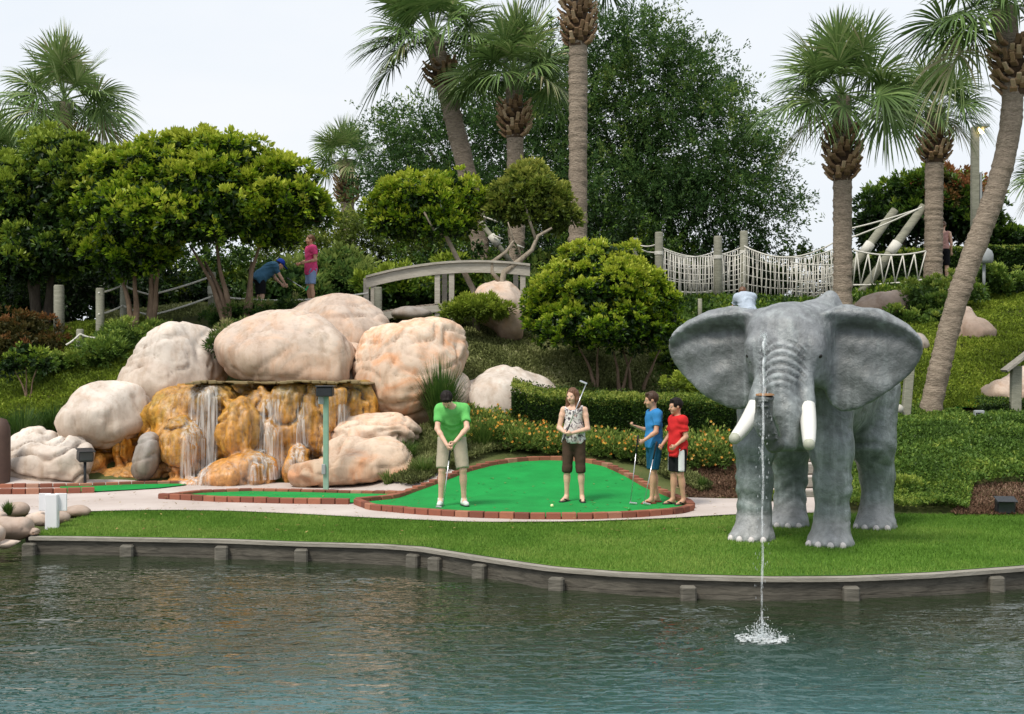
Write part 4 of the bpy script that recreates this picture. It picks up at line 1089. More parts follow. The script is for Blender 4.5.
tree('slender_tree', 'slender tree with a twisted forked pale trunk and sparse yellowish crown', clump_crown(
    [(530,200,40,32,29.6),(555,215,24,28,29.6),(508,205,24,24,29.6),(530,178,22,14,29.6)], 1200, 12, .15, .10, .055, .02, contrast=.8), L_yel, T, B_pale, b, group='slender trees by the wooden bridge')
b = onground(620, 26.8); T = MB()
for q, tg in ((onground(596, 26.8), [(578,345),(600,335)]), (onground(620, 26.8), [(612,345),(640,340)]), (onground(632, 26.9), [(622,345)]), (onground(642, 27), [(660,350)])):
    limbs(T, q, [at(x, y, 26.8) for x, y in tg], .05, .4)
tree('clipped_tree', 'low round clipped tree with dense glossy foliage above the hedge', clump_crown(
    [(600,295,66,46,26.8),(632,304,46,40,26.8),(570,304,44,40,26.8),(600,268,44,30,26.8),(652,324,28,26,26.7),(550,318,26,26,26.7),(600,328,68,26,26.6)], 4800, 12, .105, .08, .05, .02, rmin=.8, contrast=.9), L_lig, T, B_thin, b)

# ---- tall dark trees behind
def back(name, label, lobes, n, base, mat, bias=0, L0=1.1, ln=.14, wd=.055, per=30, seed=0, targets=(), r=.22):
    T = MB(); limbs(T, base, [at(x, y, Y) for x, y, Y in targets], r, .5)
    return tree(name, label, spray_crown(lobes, n, per, L0, ln, wd, bias), mat, T, B_oak, base, group='tall trees behind the garden')
back('oak_tree', 'tall dark feathery tree filling the skyline behind the rope bridge', [(640,95,60,80,46),(700,150,65,70,45),(600,150,60,90,46),(740,185,50,50,45),(650,50,36,36,46),(690,85,36,40,46),(620,200,70,50,45),(680,210,80,40,45),(755,150,22,30,46),(725,110,22,28,46),(770,215,22,22,45),(610,40,20,26,46)], 3600, onground(660, 46), L_oak, .08, targets=[(640,110,46),(690,150,46),(600,120,46),(730,170,46)])
back('oak_tree', 'dark green tree behind the two middle palms', [(470,160,75,60,44),(420,150,46,40,44),(530,140,60,70,45),(500,90,44,46,45),(400,185,30,30,43),(560,90,40,60,46),(385,135,18,18,44),(450,210,90,40,43),(550,210,60,50,43)], 2600, onground(480, 45), L_oak, .0, targets=[(470,150,45),(430,150,45),(530,120,45)])
back('oak_tree', 'lower dark tree between the small distant palm and the wooden bridge', [(350,250,50,30,40),(310,255,40,26,40),(390,245,40,34,39),(280,265,40,22,39),(440,255,40,30,38),(340,225,14,10,41)], 900, onground(350, 40), L_yel, -.22, L0=.8, ln=.12, targets=[(350,250,40),(300,258,40),(400,250,40)], r=.12)
back('bushy_tree', 'dense dark bushes behind the left hand timber rails', [(120,270,60,36,34),(60,280,60,40,34),(180,275,50,26,35),(-10,280,60,40,33),(235,278,40,22,35),(60,240,120,34,35)], 1100, onground(110, 34), L_dark, -.05, L0=.7, ln=.12, wd=.07, targets=[(120,270,34),(60,275,34)], r=.1)
back('bushy_tree', 'dense foliage behind the wooden bridge and clipped tree', [(560,262,60,30,36),(500,262,50,28,36),(640,262,50,26,43),(700,262,70,22,46),(440,275,50,20,36),(600,235,60,30,42)], 900, onground(540, 38), L_dark, -.12, L0=.7, ln=.12, wd=.07, targets=[(520,262,37),(570,262,37)], r=.1)
back('bushy_tree', 'dark shrubbery seen through the net of the rope bridge', [(790,275,60,22,47),(860,280,50,20,47),(730,280,50,20,47),(905,268,60,22,47)], 700, onground(800, 47), L_dark, -.1, L0=.6, ln=.12, wd=.07, targets=[(790,272,47),(850,275,47)], r=.08)
# dense shrubs closing the view under the crowns
for i, (lab, lob, nn) in enumerate([
    ('dense shrub mass behind the rope fence at the far left', [(20,300,60,28,36),(70,285,40,30,36.5)], 330),
    ('dense shrub mass behind the bent trunks left of the girl in pink', [(150,300,60,26,36),(215,292,50,28,36.5)], 330),
    ('dense shrub mass behind the girl in pink', [(290,290,50,30,35.5),(340,285,40,34,36)], 330),
    ('dense shrub mass seen under the wooden footbridge', [(400,296,50,28,35),(455,292,44,30,35.5)], 330),
    ('dense shrub mass at the right end of the wooden footbridge', [(520,286,50,34,35.5),(580,280,50,34,36)], 330),
    ('dense shrub mass behind the left posts of the rope bridge', [(660,282,60,22,49),(740,284,60,20,49)], 330)]):
    M = clump_crown(lob, nn*3, 12, .26, .17, .10, .08, .3); Lb = lobes_world(lob)
    single('shrub', M, L_dark if i % 2 else L_oak, lab, 'shrub', np.array([Lb[0][0][0], Lb[0][0][1], Hs(Lb[0][0][0], Lb[0][0][1])]))
b = onground(905, 46); T = MB(); limbs(T, b, [at(890,210,46), at(930,200,46), at(905,190,46)], .14)
tree('flowering_tree', 'wide dark shrub tree behind the rope bridge timbers', clump_crown([(890,215,34,34,46),(925,210,50,40,46),(960,215,46,38,46),(870,235,18,24,46),(985,235,26,24,46),(925,190,30,16,46),(1010,240,26,14,46)], 1200, 20, .30, .16, .09, -.12), L_dark, T, B_oak, b)
fl = clump_crown([(950,190,26,24,45.2),(972,200,22,26,45.2),(925,198,16,16,45.3),(940,178,12,10,45.3)], 150, 14, .30, .14, .09, .2, rmin=.8)
b2 = onground(950, 45.2); single('flowering_shrub', fl, L_red, 'orange red blossoms on the shrub tree beside the lamp post', 'shrub', b2)

# ---- palms
def palm(label, crown_c, R, base, mid=None, Y=30, tr=.2, boot=(0, 0), nf=34, crown=True, seed=0, boot_h=1.0, lean=(0, 0), tinto=0.0, boots=True):
    r_ = np.random.RandomState(100+seed)
    C = np.asarray(crown_c, float); base = np.asarray(base, float)
    t = thing('palm_tree', label, 'palm tree', base, group='palm trees')
    ctrl = [base]+([np.asarray(q, float) for q in mid] if mid else [(base+C)/2])+[C]
    ctrl = np.array(ctrl); s = np.linspace(0, 1, len(ctrl)); ss = np.linspace(0, 1, 60)
    P = np.stack([np.interp(ss, s, ctrl[:, k]) for k in range(3)], 1)
    for _ in range(30 if len(ctrl) > 3 else 4): P[1:-1] = (P[:-2]+2*P[1:-1]+P[2:])/4
    # leaf scar rings
    d = np.r_[0, np.cumsum(np.linalg.norm(np.diff(P, axis=0), axis=1))]
    n = int(d[-1]/.045); u = np.linspace(0, d[-1], n); Q = np.stack([np.interp(u, d, P[:, k]) for k in range(3)], 1)
    rr = tr*(1+.10*np.exp(-u/.3)+.0*u)+.009*((np.arange(n) % 3) == 0)+.010*r_.normal(size=n)*((np.arange(n) % 3) == 0)
    T = MB(); T.tube(Q, rr, 20, rn=.09, seed=seed); build('trunk', T, B_palm, t, True)
    ax = unit(P[-1]-P[-6])
    sx = unit(np.cross(ax, [0, 1., 0])); sy = np.cross(ax, sx)
    stems = []; stub = (C-ax*.5, C+ax*.05)
    if boots:
        Bm = MB(); top = C-ax*(.45+.14*R)
        nb = int(boot_h*64)
        for i in range(nb):
            f_ = i/nb; a = i*2.39996; dd = boot_h*(1-f_)
            p = top-ax*(dd-.02); R0 = tr*(1.05+.55*math.sin(f_*PI*.8+.3))
            o = sx*math.cos(a)+sy*math.sin(a); side = unit(np.cross(ax, o))*(1 if i % 2 else -1)
            w = .055; e = p+o*(R0+.11+.05*r_.rand())+ax*(.16+.10*r_.rand())+side*.07
            tb_ = r_.uniform(.35, 1); Bm.bar(p+o*R0*.80, p+o*(R0+.05)+ax*.08+side*.05, .13, .055, tint=tb_*.7, bev=.01)
            Bm.bar(p+o*(R0+.035)+ax*.07+side*.045, e, .085, .045, tint=tb_, bev=.012)
        Bm.tube([top-ax*boot_h, top-ax*boot_h*.5, top+ax*.1], [tr*1.0, tr*1.2, tr*.8], 12, rn=.2, tint=0)
        for i in range(26):
            a = i*2.39996; o = sx*math.cos(a)+sy*math.sin(a); stems.append((top+o*tr*.8-ax*.05, C+o*tr*(.5+.9*r_.rand())+ax*.02))
        build('leaf_bases', Bm, B_boot, t)
    if not crown: return t
    V = []; Qd = []; Ti = []; nv = 0
    for i in range(nf):
        f_ = (i+.5)/nf; az = i*2.39996+r_.normal(0, .15)
        el = math.radians(86-98*f_**.95+r_.normal(0, 8))           # young upright, old hanging
        o = sx*math.cos(az)+sy*math.sin(az)
        d0 = unit(o*math.cos(el)+ax*math.sin(el))
        Lp = R*(.42+.16*r_.rand()); s = np.linspace(0, 1, 7)[:, None]
        pet = C+ax*.05+d0*Lp*s+np.array([0, 0, -1.0])*(.05+.16*f_)*Lp*s**2
        hd_ = unit(pet[-1]-pet[-2])
        side = unit(np.cross(hd_, ax if abs(hd_@ax) < .95 else sx)); nrm = np.cross(side, hd_)
        if nrm[2] < 0: nrm = -nrm
        tw = r_.normal(0, .55); side, nrm = side*math.cos(tw)+nrm*math.sin(tw), nrm*math.cos(tw)-side*math.sin(tw)
        wv = .014*R
        for k in range(6):
            V += [pet[k]-side*wv, pet[k]+side*wv, pet[k+1]+side*wv*.8, pet[k+1]-side*wv*.8]; Qd.append([nv, nv+1, nv+2, nv+3]); nv += 4; Ti += [.62]*4
        ns = 40; Lb = R*(.50+.10*r_.rand()); hub = pet[-1]
        told = .5*(f_ > .97)
        for j in range(ns):
            g = (j/(ns-1)-.5)*2; a = g*math.radians(128)
            # costa: inner segments start further along the rib
            o_ = hub+hd_*Lb*.22*(1-abs(g))**1.2-nrm*0
            dd = unit(hd_*math.cos(a)+side*math.sin(a)+nrm*(.06+.16*abs(g))+r_.normal(0, .045, 3))
            ln = Lb*(1-.28*abs(g)**2)*(.9+.15*r_.rand()); wd = .027*R*(.8+.35*r_.rand())
            sg = unit(np.cross(dd, nrm)+r_.normal(0, .15, 3))
            ti = .42+.17*r_.normal()+.18*(dd[2] > 0)+tinto+told-.22*(f_ > .6)*(f_ < .93)
            pr = None
            for (q0, w0) in ((0, .25), (.35, .9), (.65, .8), (.86, .40), (1.0, .04)):
                droop = (.10+.34*q0*f_)*(q0**2)*ln*(.7+.5*f_)
                c = o_+dd*ln*q0+np.array([0, 0, -droop])
                cur = (c-sg*wd*w0/2, c+sg*wd*w0/2)
                if pr is not None:
                    V += [pr[0], pr[1], cur[1], cur[0]]; Qd.append([nv, nv+1, nv+2, nv+3]); nv += 4; Ti += [ti]*4
                pr = cur
    M = MB(); M.add(np.array(V), np.array(Qd), None, np.clip(np.array(Ti), 0, 1))
    M.tube([C-ax*(.5+.14*R), C+ax*.05], [tr*.85, tr*.25], 10, tint=.25)
    for a_, b_ in stems: M.bar(a_, b_, .05, .03, tint=.35+.35*r_.rand(), bev=.005)
    build('crown', M, L_palm, t)
    return t
palm('leftmost palm rising over the dark tree at the left', at(64,103,36), 72*36/F, onground(62, 36), tr=.21, seed=1, boot_h=.5, nf=34, tinto=.12)
palm('palm partly cut off by the left edge of the view', at(-12,165,40), 60*40/F, onground(-12, 40), tr=.2, seed=2, boot_h=.4)
palm('small distant palm between the bright tree and the dark skyline trees', at(346,160,50), 42*50/F, onground(352, 50), tr=.24, seed=3, boot_h=.9, nf=28, tinto=.05)
palm('palm with leaning trunk left of the middle pair, crown cut by the top of view', at(434,38,36), 80*36/F, onground(490, 36), [at(474,200,36), at(456,130,36), at(446,88,36)], tr=.235, seed=4, boot_h=.55, nf=38)
palm('right palm of the middle pair, in front of the dark skyline tree', at(514,76,35), 72*35/F, onground(518, 35), tr=.21, seed=5, boot_h=.85, nf=36)
palm('bare trunked palm above the clipped tree with crown out of view', at(578,-34,33), 62*33/F, onground(578, 33), tr=.215, seed=6, boot_h=1.25, nf=14)
palm('full palm behind the elephant with its trunk left of the leaning timbers', at(842,97,31), 84*31/F, onground(843, 31), tr=.205, seed=7, boot_h=1.15, nf=40)
palm('smaller palm beside the woman in black', at(935,108,37), 55*37/F, onground(933, 37), tr=.235, seed=8, boot_h=.8, nf=34)
palm('tall palm with curved trunk at the right edge', at(1003,8,26), 96*26/F, onground(928, 26), [at(938,375,26), at(953,310,26), at(975,245,26), at(1000,185,26), at(1013,120,26), at(1014,70,26)], tr=.195, seed=9, boot_h=.95, nf=40)
palm('palm beyond the right edge with only leaf tips in view', at(1056,180,33), 46*33/F, onground(1056, 33), tr=.2, seed=10, boot_h=.6, nf=24)

# ---- hedges (boxes covered with leaves)
def hedge(label, pts, w, h, nl, mat=L_hedge, ln=.042, wd=.03, top_bias=.38, tops=None, name='hedge', cat='hedge', group=None, bias=0, rough=.05, fl=None):
    """pts: plan polyline of the front foot; body behind it"""
    P = bez(pts, 60); d = np.r_[0, np.cumsum(np.linalg.norm(np.diff(P, axis=0), axis=1))]; Ltot = d[-1]
    Nn = np.gradient(P, axis=0); Nn = unit(Nn); Nn = np.stack([-Nn[:, 1], Nn[:, 0]], 1)
    if Nn[:, 1].mean() < 0: Nn = -Nn
    n = nl; u = rs.rand(n)*Ltot; area = np.array([h, w, h, ]); k = rs.choice(3, n, p=[h/(2*h+w)*1.15, w/(2*h+w)*1.0, 1-(h*1.15+w)/(2*h+w)])
    v = rs.rand(n)
    ac = np.where(k == 0, 0, np.where(k == 1, v, 1))*w; zz = np.where(k == 1, 1, v)*h
    x = np.interp(u, d, P[:, 0])+np.interp(u, d, Nn[:, 0])*ac; y = np.interp(u, d, P[:, 1])+np.interp(u, d, Nn[:, 1])*ac
    z = H(x, y)*.5+np.interp(u, d, H(P[:, 0], P[:, 1]))*.5-.05+zz
    c = np.stack([x, y, z], 1)
    # round the edges
    e = np.minimum(np.abs(ac-0), np.abs(w-ac)); c[:, 2] -= np.where(k == 1, .10*np.exp(-e/.08), 0)
    nrm = np.stack([np.where(k == 0, -np.interp(u, d, Nn[:, 0]), np.where(k == 2, np.interp(u, d, Nn[:, 0]), 0)), np.where(k == 0, -np.interp(u, d, Nn[:, 1]), np.where(k == 2, np.interp(u, d, Nn[:, 1]), 0)), np.where(k == 1, 1., .15)], 1)
    c = c+nrm*(rough*fbm(c*2.2, 3, 21)+rs.uniform(-.05, .012, n))[:, None]
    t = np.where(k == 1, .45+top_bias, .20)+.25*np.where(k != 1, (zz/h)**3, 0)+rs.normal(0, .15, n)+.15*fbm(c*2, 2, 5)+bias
    M = MB(); leaf_quads(M, c, nrm+rs.normal(0, .6, (n, 3)), ln*rs.uniform(.7, 1.3, n), wd, t)
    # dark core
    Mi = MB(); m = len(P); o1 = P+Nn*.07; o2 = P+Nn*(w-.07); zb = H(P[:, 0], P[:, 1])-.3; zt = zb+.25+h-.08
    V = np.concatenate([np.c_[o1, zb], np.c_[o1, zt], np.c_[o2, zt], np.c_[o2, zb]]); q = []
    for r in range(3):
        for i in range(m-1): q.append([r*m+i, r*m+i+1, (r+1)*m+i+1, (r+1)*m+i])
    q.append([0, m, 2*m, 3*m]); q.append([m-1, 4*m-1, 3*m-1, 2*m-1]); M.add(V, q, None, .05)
    b = (P[m//2][0], P[m//2][1], Hs(*P[m//2]))
    return single(name, M, mat, label, cat, b, group)
def pl(px, Y): return ((px-512)*Y/F, Y)
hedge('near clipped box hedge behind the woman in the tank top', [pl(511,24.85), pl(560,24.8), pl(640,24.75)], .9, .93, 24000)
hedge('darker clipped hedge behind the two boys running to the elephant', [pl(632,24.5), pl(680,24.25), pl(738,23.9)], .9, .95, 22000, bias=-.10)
hedge('clipped dark hedge section beside the small post on the upper right terrace', [pl(982,25.6), pl(1040,25.4), pl(1100,25.3)],   .9, .34, 8000, bias=-.12, top_bias=.2)
hedge('long clipped hedge below the shrub tree behind the rope bridge', [pl(842,44.5), pl(930,44), pl(1010,42), pl(1120,40)], 1.4, 1.35, 22000, ln=.11, wd=.07, bias=-.02)

# ---- flower bed
def flowers(label, px0, px1, Yf, h, n, seed):
    P = [pl(px0, Yf(px0)), pl((px0+px1)/2, Yf((px0+px1)/2)), pl(px1, Yf(px1))]
    c0 = []; M = MB(); nb = int(abs(px1-px0)/5)
    for i in range(nb*3):
        px = px0+(px1-px0)*rs.rand(); Y = Yf(px)+rs.uniform(-.25, .8); x = (px-512)*Y/F; c0.append((x, Y, Hs(x, Y), rs.uniform(.16, .27)))
    c0 = np.array(c0); k = rs.choice(len(c0), n); d = unit(rs.normal(0, 1, (n, 3))); d[:, 2] = np.abs(d[:, 2]); hh = h*rs.uniform(.75, 1.15, len(c0))
    c = np.stack([c0[k, 0]+d[:, 0]*c0[k, 3], c0[k, 1]+d[:, 1]*c0[k, 3], c0[k, 2]+hh[k]*(.15+.85*d[:, 2]*rs.uniform(.6, 1, n))], 1)
    t = .35+.35*d[:, 2]+rs.normal(0, .15, n)
    leaf_quads(M, c, d+rs.normal(0, .5, (n, 3))+np.array([0, 0, .4]), .075*rs.uniform(.6, 1.3, n), .032, t)
    b = (*pl((px0+px1)/2, Yf((px0+px1)/2)), 0); b = (b[0], b[1], Hs(b[0], b[1]))
    t_ = thing('flower_bed', label, 'flower bed', b)
    build('foliage', M, L_bed, t_)
    nfw = int(n*.018); k = rs.choice(len(c0), nfw); d = unit(rs.normal(0, 1, (nfw, 3))); d[:, 2] = np.abs(d[:, 2]); d[:, 1] = -np.abs(d[:, 1])*.8
    c = np.stack([c0[k, 0]+d[:, 0]*c0[k, 3], c0[k, 1]+d[:, 1]*c0[k, 3], c0[k, 2]+hh[k]*(.25+.8*d[:, 2])], 1)+d*.02
    Fm = MB()
    for q in range(5):
        a = q*2*PI/5; dr = np.stack([np.cos(a)+d[:, 0]*0, d[:, 1]*.0-.3, np.sin(a)+d[:, 2]*0], 1)
        leaf_quads(Fm, c, dr, .027*np.ones(nfw), .022, np.clip(rs.normal(.5, .3, nfw), 0, 1), .1, np.tile([0, -1., .5], (nfw, 1)))
    build('blossoms', Fm, M_bloss, t_)
L_bed = leafmat('flower_bed_leaf', [(0, (.03,.06,.015)), (.5, (.13,.22,.04)), (.8, (.30,.38,.07)), (1, (.50,.52,.14))], .5, .3, .3)
M_bloss = leafmat('orange_blossom', [(0, (.60,.16,.03)), (.35, (.80,.36,.06)), (.65, (.85,.62,.08)), (1, (.85,.74,.35))], .6, .3, .2)
flowers('orange and yellow flower bed left of the woman behind the brick kerb', 470, 560, lambda p: 24.25, .40, 15000, 1)
flowers('orange and yellow flower bed between the woman and the boys', 560, 660, lambda p: 24.15-.004*(p-560), .40, 15000, 2)
flowers('pale green flowering bush right of the boy in red', 664, 724, lambda p: 23.3-.004*(p-660), .55, 8000, 3)

# ---- grass clumps and tufts
def clump(label, px, py, rx, hpx, Y, n=260, mat=None, name='grass_clump', cat='ornamental grass', group=None, spread=.8, wd=.012, bias=0, off=0):
    b = at(px, py, Y); g = Hs(b[0], b[1]); b = np.array([b[0], b[1], max(g, b[2]) if off == 0 else b[2]])
    R = rx*Y/F; h = hpx*Y/F; M = MB()
    a = rs.rand(n)*2*PI; e = rs.rand(n)**.6*spread; V = []; Q = []; T = []; nv = 0
    for i in range(n):
        o = np.array([math.cos(a[i]), math.sin(a[i]), 0]); ln = h*rs.uniform(.6, 1.15); s = np.array([-o[1], o[0], 0])
        st = b+o*R*.30*rs.rand(); pr = None; t = .30+.3*rs.rand()+bias
        for q in (0, .4, .75, 1):
            c = st+o*e[i]*R*1.15*q**1.3+np.array([0, 0, ln*(q-.45*e[i]*q*q)]); w = wd*(1-q*.92)
            cur = (c-s*w, c+s*w)
            if pr is not None: V += [pr[0], pr[1], cur[1], cur[0]]; Q.append([nv, nv+1, nv+2, nv+3]); nv += 4; T += [t, t, t+.25, t+.25]
            pr = cur
    M.add(np.array(V), np.array(Q), None, np.clip(T, 0, 1)); return single(name, M, mat or L_grass, label, cat, b, group)
clump('tall dark grass clump between the peach boulder and the pale boulder', 441, 428, 32, 72, 24.4, 620, wd=.014, bias=-.1)
clump('low grass tuft at the foot of the tall grass clump', 405, 462, 22, 26, 23.4, 260)
clump('yellowish tuft beside the creased rock pile', 388, 484, 14, 16, 22.6, 140, bias=.25)
clump('grassy tuft left of the man in green shirt', 424, 484, 24, 24, 22.6, 260, bias=.15)
clump('grass mound right behind the man in green shirt', 452, 478, 26, 38, 23.6, 380, bias=.05)
clump('grass mound left of the orange flower bed', 483, 466, 22, 34, 24.0, 300, bias=.1)
clump('thin tuft in the bare bed by the boy in red', 702, 497, 9, 18, 21.6, 70)
clump('dark liriope tuft below the white boulder at the left', 22, 446, 30, 46, 24.2, 420, bias=-.15)
clump('dark liriope tuft beside the white rock mound', 55, 440, 30, 40, 24.8, 420, bias=-.15)
clump('green tuft among the shore stones left of the signboard', 8, 515, 9, 16, 18.4, 120)
def shrub(label, lobes, n, mat, ln=.07, wd=.04, bias=0, per=16, cr=.13, name='shrub', cat='shrub', group=None, rmin=.5):
    M = clump_crown(lobes, n, per, cr, ln, wd, bias, rmin); L = lobes_world(lobes)
    b = np.array([L[0][0][0], L[0][0][1], Hs(L[0][0][0], L[0][0][1])]); return single(name, M, mat, label, cat, b, group)
shrub('soft juniper mound in front of the footbridge and the upright boulder', [(478,308,26,13,28.2),(458,312,18,9,28.2),(500,312,14,9,28.1)], 520, L_lime, .09, .03, -.12, per=12, cr=.10)
shrub('dark juniper tuft between the tall slab and the wide boulder', [(228,338,16,12,25.4),(240,332,12,9,25.6),(222,346,9,8,25.3)], 110, L_grass, .09, .025, -.05)
shrub('green mound under the bent trunks at the left', [(128,340,34,20,27.6),(105,352,26,14,27.0),(160,335,18,12,27.8)], 900, L_ivy, .09, .03, -.05, per=10, cr=.11)
shrub('low tufts beneath the bent trunks above the waterfall boulder', [(250,312,38,8,28.2),(285,305,20,6,28.4),(215,320,14,7,27.9)], 190, L_grass, .08, .03, 0)
shrub('reddish green shrub at the left edge in front of the timber stub', [(25,345,44,26,28),(0,335,30,26,28),(55,352,28,20,27.8),(30,325,26,14,28.2)], 480, L_red, .08, .04, -.22)
shrub('light green leafy shrub below the reddish shrub', [(60,365,36,12,27.2),(95,362,22,10,27)], 190, L_ivy, .08, .05, .12)
b = onground(28, 26.2); T = MB(); limbs(T, b, [at(12,366,26.2), at(40,362,26.2), at(26,356,26.2)], .03, .4, 6)
tree('young_tree', 'small thin stemmed tree on the left slope', clump_crown([(10,366,20,10,26.2),(42,362,22,10,26.2),(26,352,18,8,26.2)], 80, 14, .14, .08, .045, .0), L_dark, T, B_thin, b)
shrub('bright shrub mass left of the curved palm trunk', [(925,302,30,22,33),(950,290,26,16,33.5),(905,318,20,14,32),(940,318,18,16,31.8)], 420, L_ivy, .09, .055, .14)
shrub('shrub mass right of the curved palm trunk', [(985,278,24,15,34),(1010,285,26,16,34.5),(970,295,16,12,33)], 300, L_ivy, .09, .055, .0)
shrub('small lime bush behind the hedge left of the elephant ear', [(690,385,26,14,25.6),(712,392,20,12,25.2)], 190, L_lime, .06, .035, -.1)
shrub('round green bush behind the hedge below the clipped tree', [(680,362,26,16,28),(665,345,20,18,28.5)], 240, L_dark, .07, .04, .1)
shrub('low green shrub right of the elephant foot', [(905,498,26,18,20.0),(870,500,16,13,20.2),(935,506,22,11,19.8)], 330, L_ivy, .05, .032, .05, cr=.10)
shrub('tuft in front of the pale steps behind the elephant', [(770,500,12,12,20.6),(838,505,9,10,20.3)], 80, L_lime, .05, .03, -.1, cr=.08)

# ---- uncountable ground cover
def cover(poly, n, mat, ln, wd, hgt, bias=0, name='ground_cover', lump=.10):
    """leaves scattered over a patch of slope; poly in (px, Y)"""
    poly = np.array(poly, float); lo = poly.min(0); hi = poly.max(0)
    q = np.stack([rs.uniform(lo[0], hi[0], n*2), rs.uniform(lo[1], hi[1], n*2)], 1)
    qq = q/np.array([100., 1]); d = polysdf(qq, poly/np.array([100., 1])); q = q[d < .02*rs.rand(len(q))][:n]; n = len(q)
    x = (q[:, 0]-512)*q[:, 1]/F; y = q[:, 1]; g = terr(x, y)
    c = np.stack([x, y, g+lump*(.9+.7*fbm(np.stack([x*2.2, y*2.2, x*0], 1), 3, 14))+hgt*rs.rand(n)], 1)
    t = .45+rs.normal(0, .16, n)+.28*fbm(c*1.3, 3, 15)+bias
    M = MB(); leaf_quads(M, c, rs.normal(0, .6, (n, 3))+np.array([0, -.3, .8]), ln*rs.uniform(.6, 1.3, n), wd, t)
    o = build(name, M, mat); return tag(o, kind='stuff')
cover([(850,20.7),(950,20.1),(1120,20.8),(1120,25.2),(985,25.4),(930,26.6),(880,26.5),(845,23)], 60000, L_ivy, .062, .045, .06, .0)
cover([(820,19.6),(900,19.2),(965,19.0),(975,20.6),(850,21.4)], 18000, L_ivy, .045, .03, .05, .22)
cover([(880,26.5),(950,26.3),(1150,26.6),(1150,37),(1000,37),(930,33),(860,31)], 90000, L_lime, .065, .042, .05, -.05)
cover([(655,26.6),(740,25.5),(850,26),(850,34),(640,36),(560,34),(650,30)], 60000, L_ivy, .07, .045, .06, .0)
cover([(460,26.2),(560,26.4),(660,26.3),(700,28),(680,31),(540,32),(430,31),(440,28)], 60000, L_dry, .06, .035, .07, .0)
cover([(-60,25.4),(100,25.2),(150,26.2),(140,30),(-60,31)], 60000, L_lime, .06, .035, .06, -.08)
cover([(-60,23.3),(60,23.6),(100,25.2),(-60,25.6)], 14000, L_grass, .10, .02, .08, -.1)
cover([(200,28.2),(300,28.8),(420,29),(470,29),(470,33),(100,34),(100,29)], 40000, L_dry, .07, .04, .06, .05)
cover([(690,34),(1150,36),(1150,48),(560,48),(500,40),(100,42),(100,34)], 60000, L_dark, .12, .07, .1, .1)
cover([(392,22.6),(412,21.9),(440,22.6),(470,23.4),(500,24.0),(540,24.3),(540,25),(470,25),(420,24.6),(400,23.6)], 26000, L_dry, .075, .022, .07, -.12, lump=.08)
cover([(600,24.2),(640,23.4),(665,22.4),(700,21.4),(712,21.6),(690,22.8),(660,24.3),(620,24.8)], 14000, L_dry, .06, .03, .06, -.15, lump=.06)
# bare bed with mulch right of the boys
m_mulch = leafmat('bark_mulch', [(0, (.07,.04,.025)), (.5, (.20,.12,.08)), (1, (.40,.28,.2))], .8, 0, .1)
cover([(690,21.0),(745,20.9),(752,23.4),(700,24.0),(664,23.0)], 9000, m_mulch, .05, .022, .012, 0, 'mulch', .015)
cover([(952,18.9),(1150,18.8),(1150,20.4),(990,20.4),(968,20.2)], 14000, m_mulch, .05, .022, .012, 0, 'mulch', .02)

# fallen leaves on the path, the green and the lawn
n = 420; q = np.stack([rs.uniform(-7, 5, n), rs.uniform(16.5, 23.2, n)], 1); q = q[q[:, 1] > wally(q[:, 0])+.3]; n = len(q)
c = np.stack([q[:, 0], q[:, 1], H(q[:, 0], q[:, 1])+.045], 1); M = MB(); leaf_quads(M, c, rs.normal(0, 1, (n, 3))*np.array([1, 1, .12]), rs.uniform(.035, .08, n), .028, rs.rand(n), .1, np.tile([0, 0, 1.], (n, 1)))
tag(build('leaf_litter', M, leafmat('fallen_leaf', [(0, (.12,.07,.03)), (.5, (.30,.19,.07)), (1, (.42,.36,.12))], .7, .1, .2)), kind='stuff')
# ================================================================== people
def m_skin_(name, c):
    m, nt, N, L = new_mat(name); n = noise(nt, coords(nt), 18, 3)
    col = mixc(nt, n, tuple(a*.85 for a in c), tuple(min(1, a*1.12) for a in c)); finish(nt, col, .5, None, .35, sss=.08); return m
SK1 = m_skin_('light_skin', (.72,.45,.33)); SK2 = m_skin_('tanned_skin', (.56,.32,.21))
def cloth(name, c, var=.12): 
    m, nt, N, L = new_mat(name); v = coords(nt); n = noise(nt, v, 7, 5, .6, .6); n2 = noise(nt, v, 160, 2)
    col = mixc(nt, n, tuple(a*(1-var*1.8) for a in c), tuple(min(1, a*(1+var)) for a in c))
    finish(nt, col, .85, bump(nt, n, .35, .03), .15); return m
HB = plain('dark_brown_hair', (.012,.008,.007), .6, .4, 40, .2); HBr = plain('brown_hair', (.13,.058,.028), .45, .4, 40, .4)
HMid = plain('dark_chestnut_hair', (.055,.027,.015), .5, .4, 40, .3)
M_white = plain('white_leather', (.72,.72,.70), .5, .05, 10); M_blk = plain('black_rubber', (.02,.02,.022), .6, .2, 10)
M_lips = plain('lips', (.36,.10,.09), .4, .1); M_teeth = plain('teeth', (.8,.76,.7), .3, .02)
M_steel = plain('steel', (.62,.62,.64), .22, .05, 10, .5, metal=.8)
M_eyew = plain('eye_white', (.50,.47,.44), .2, .02)

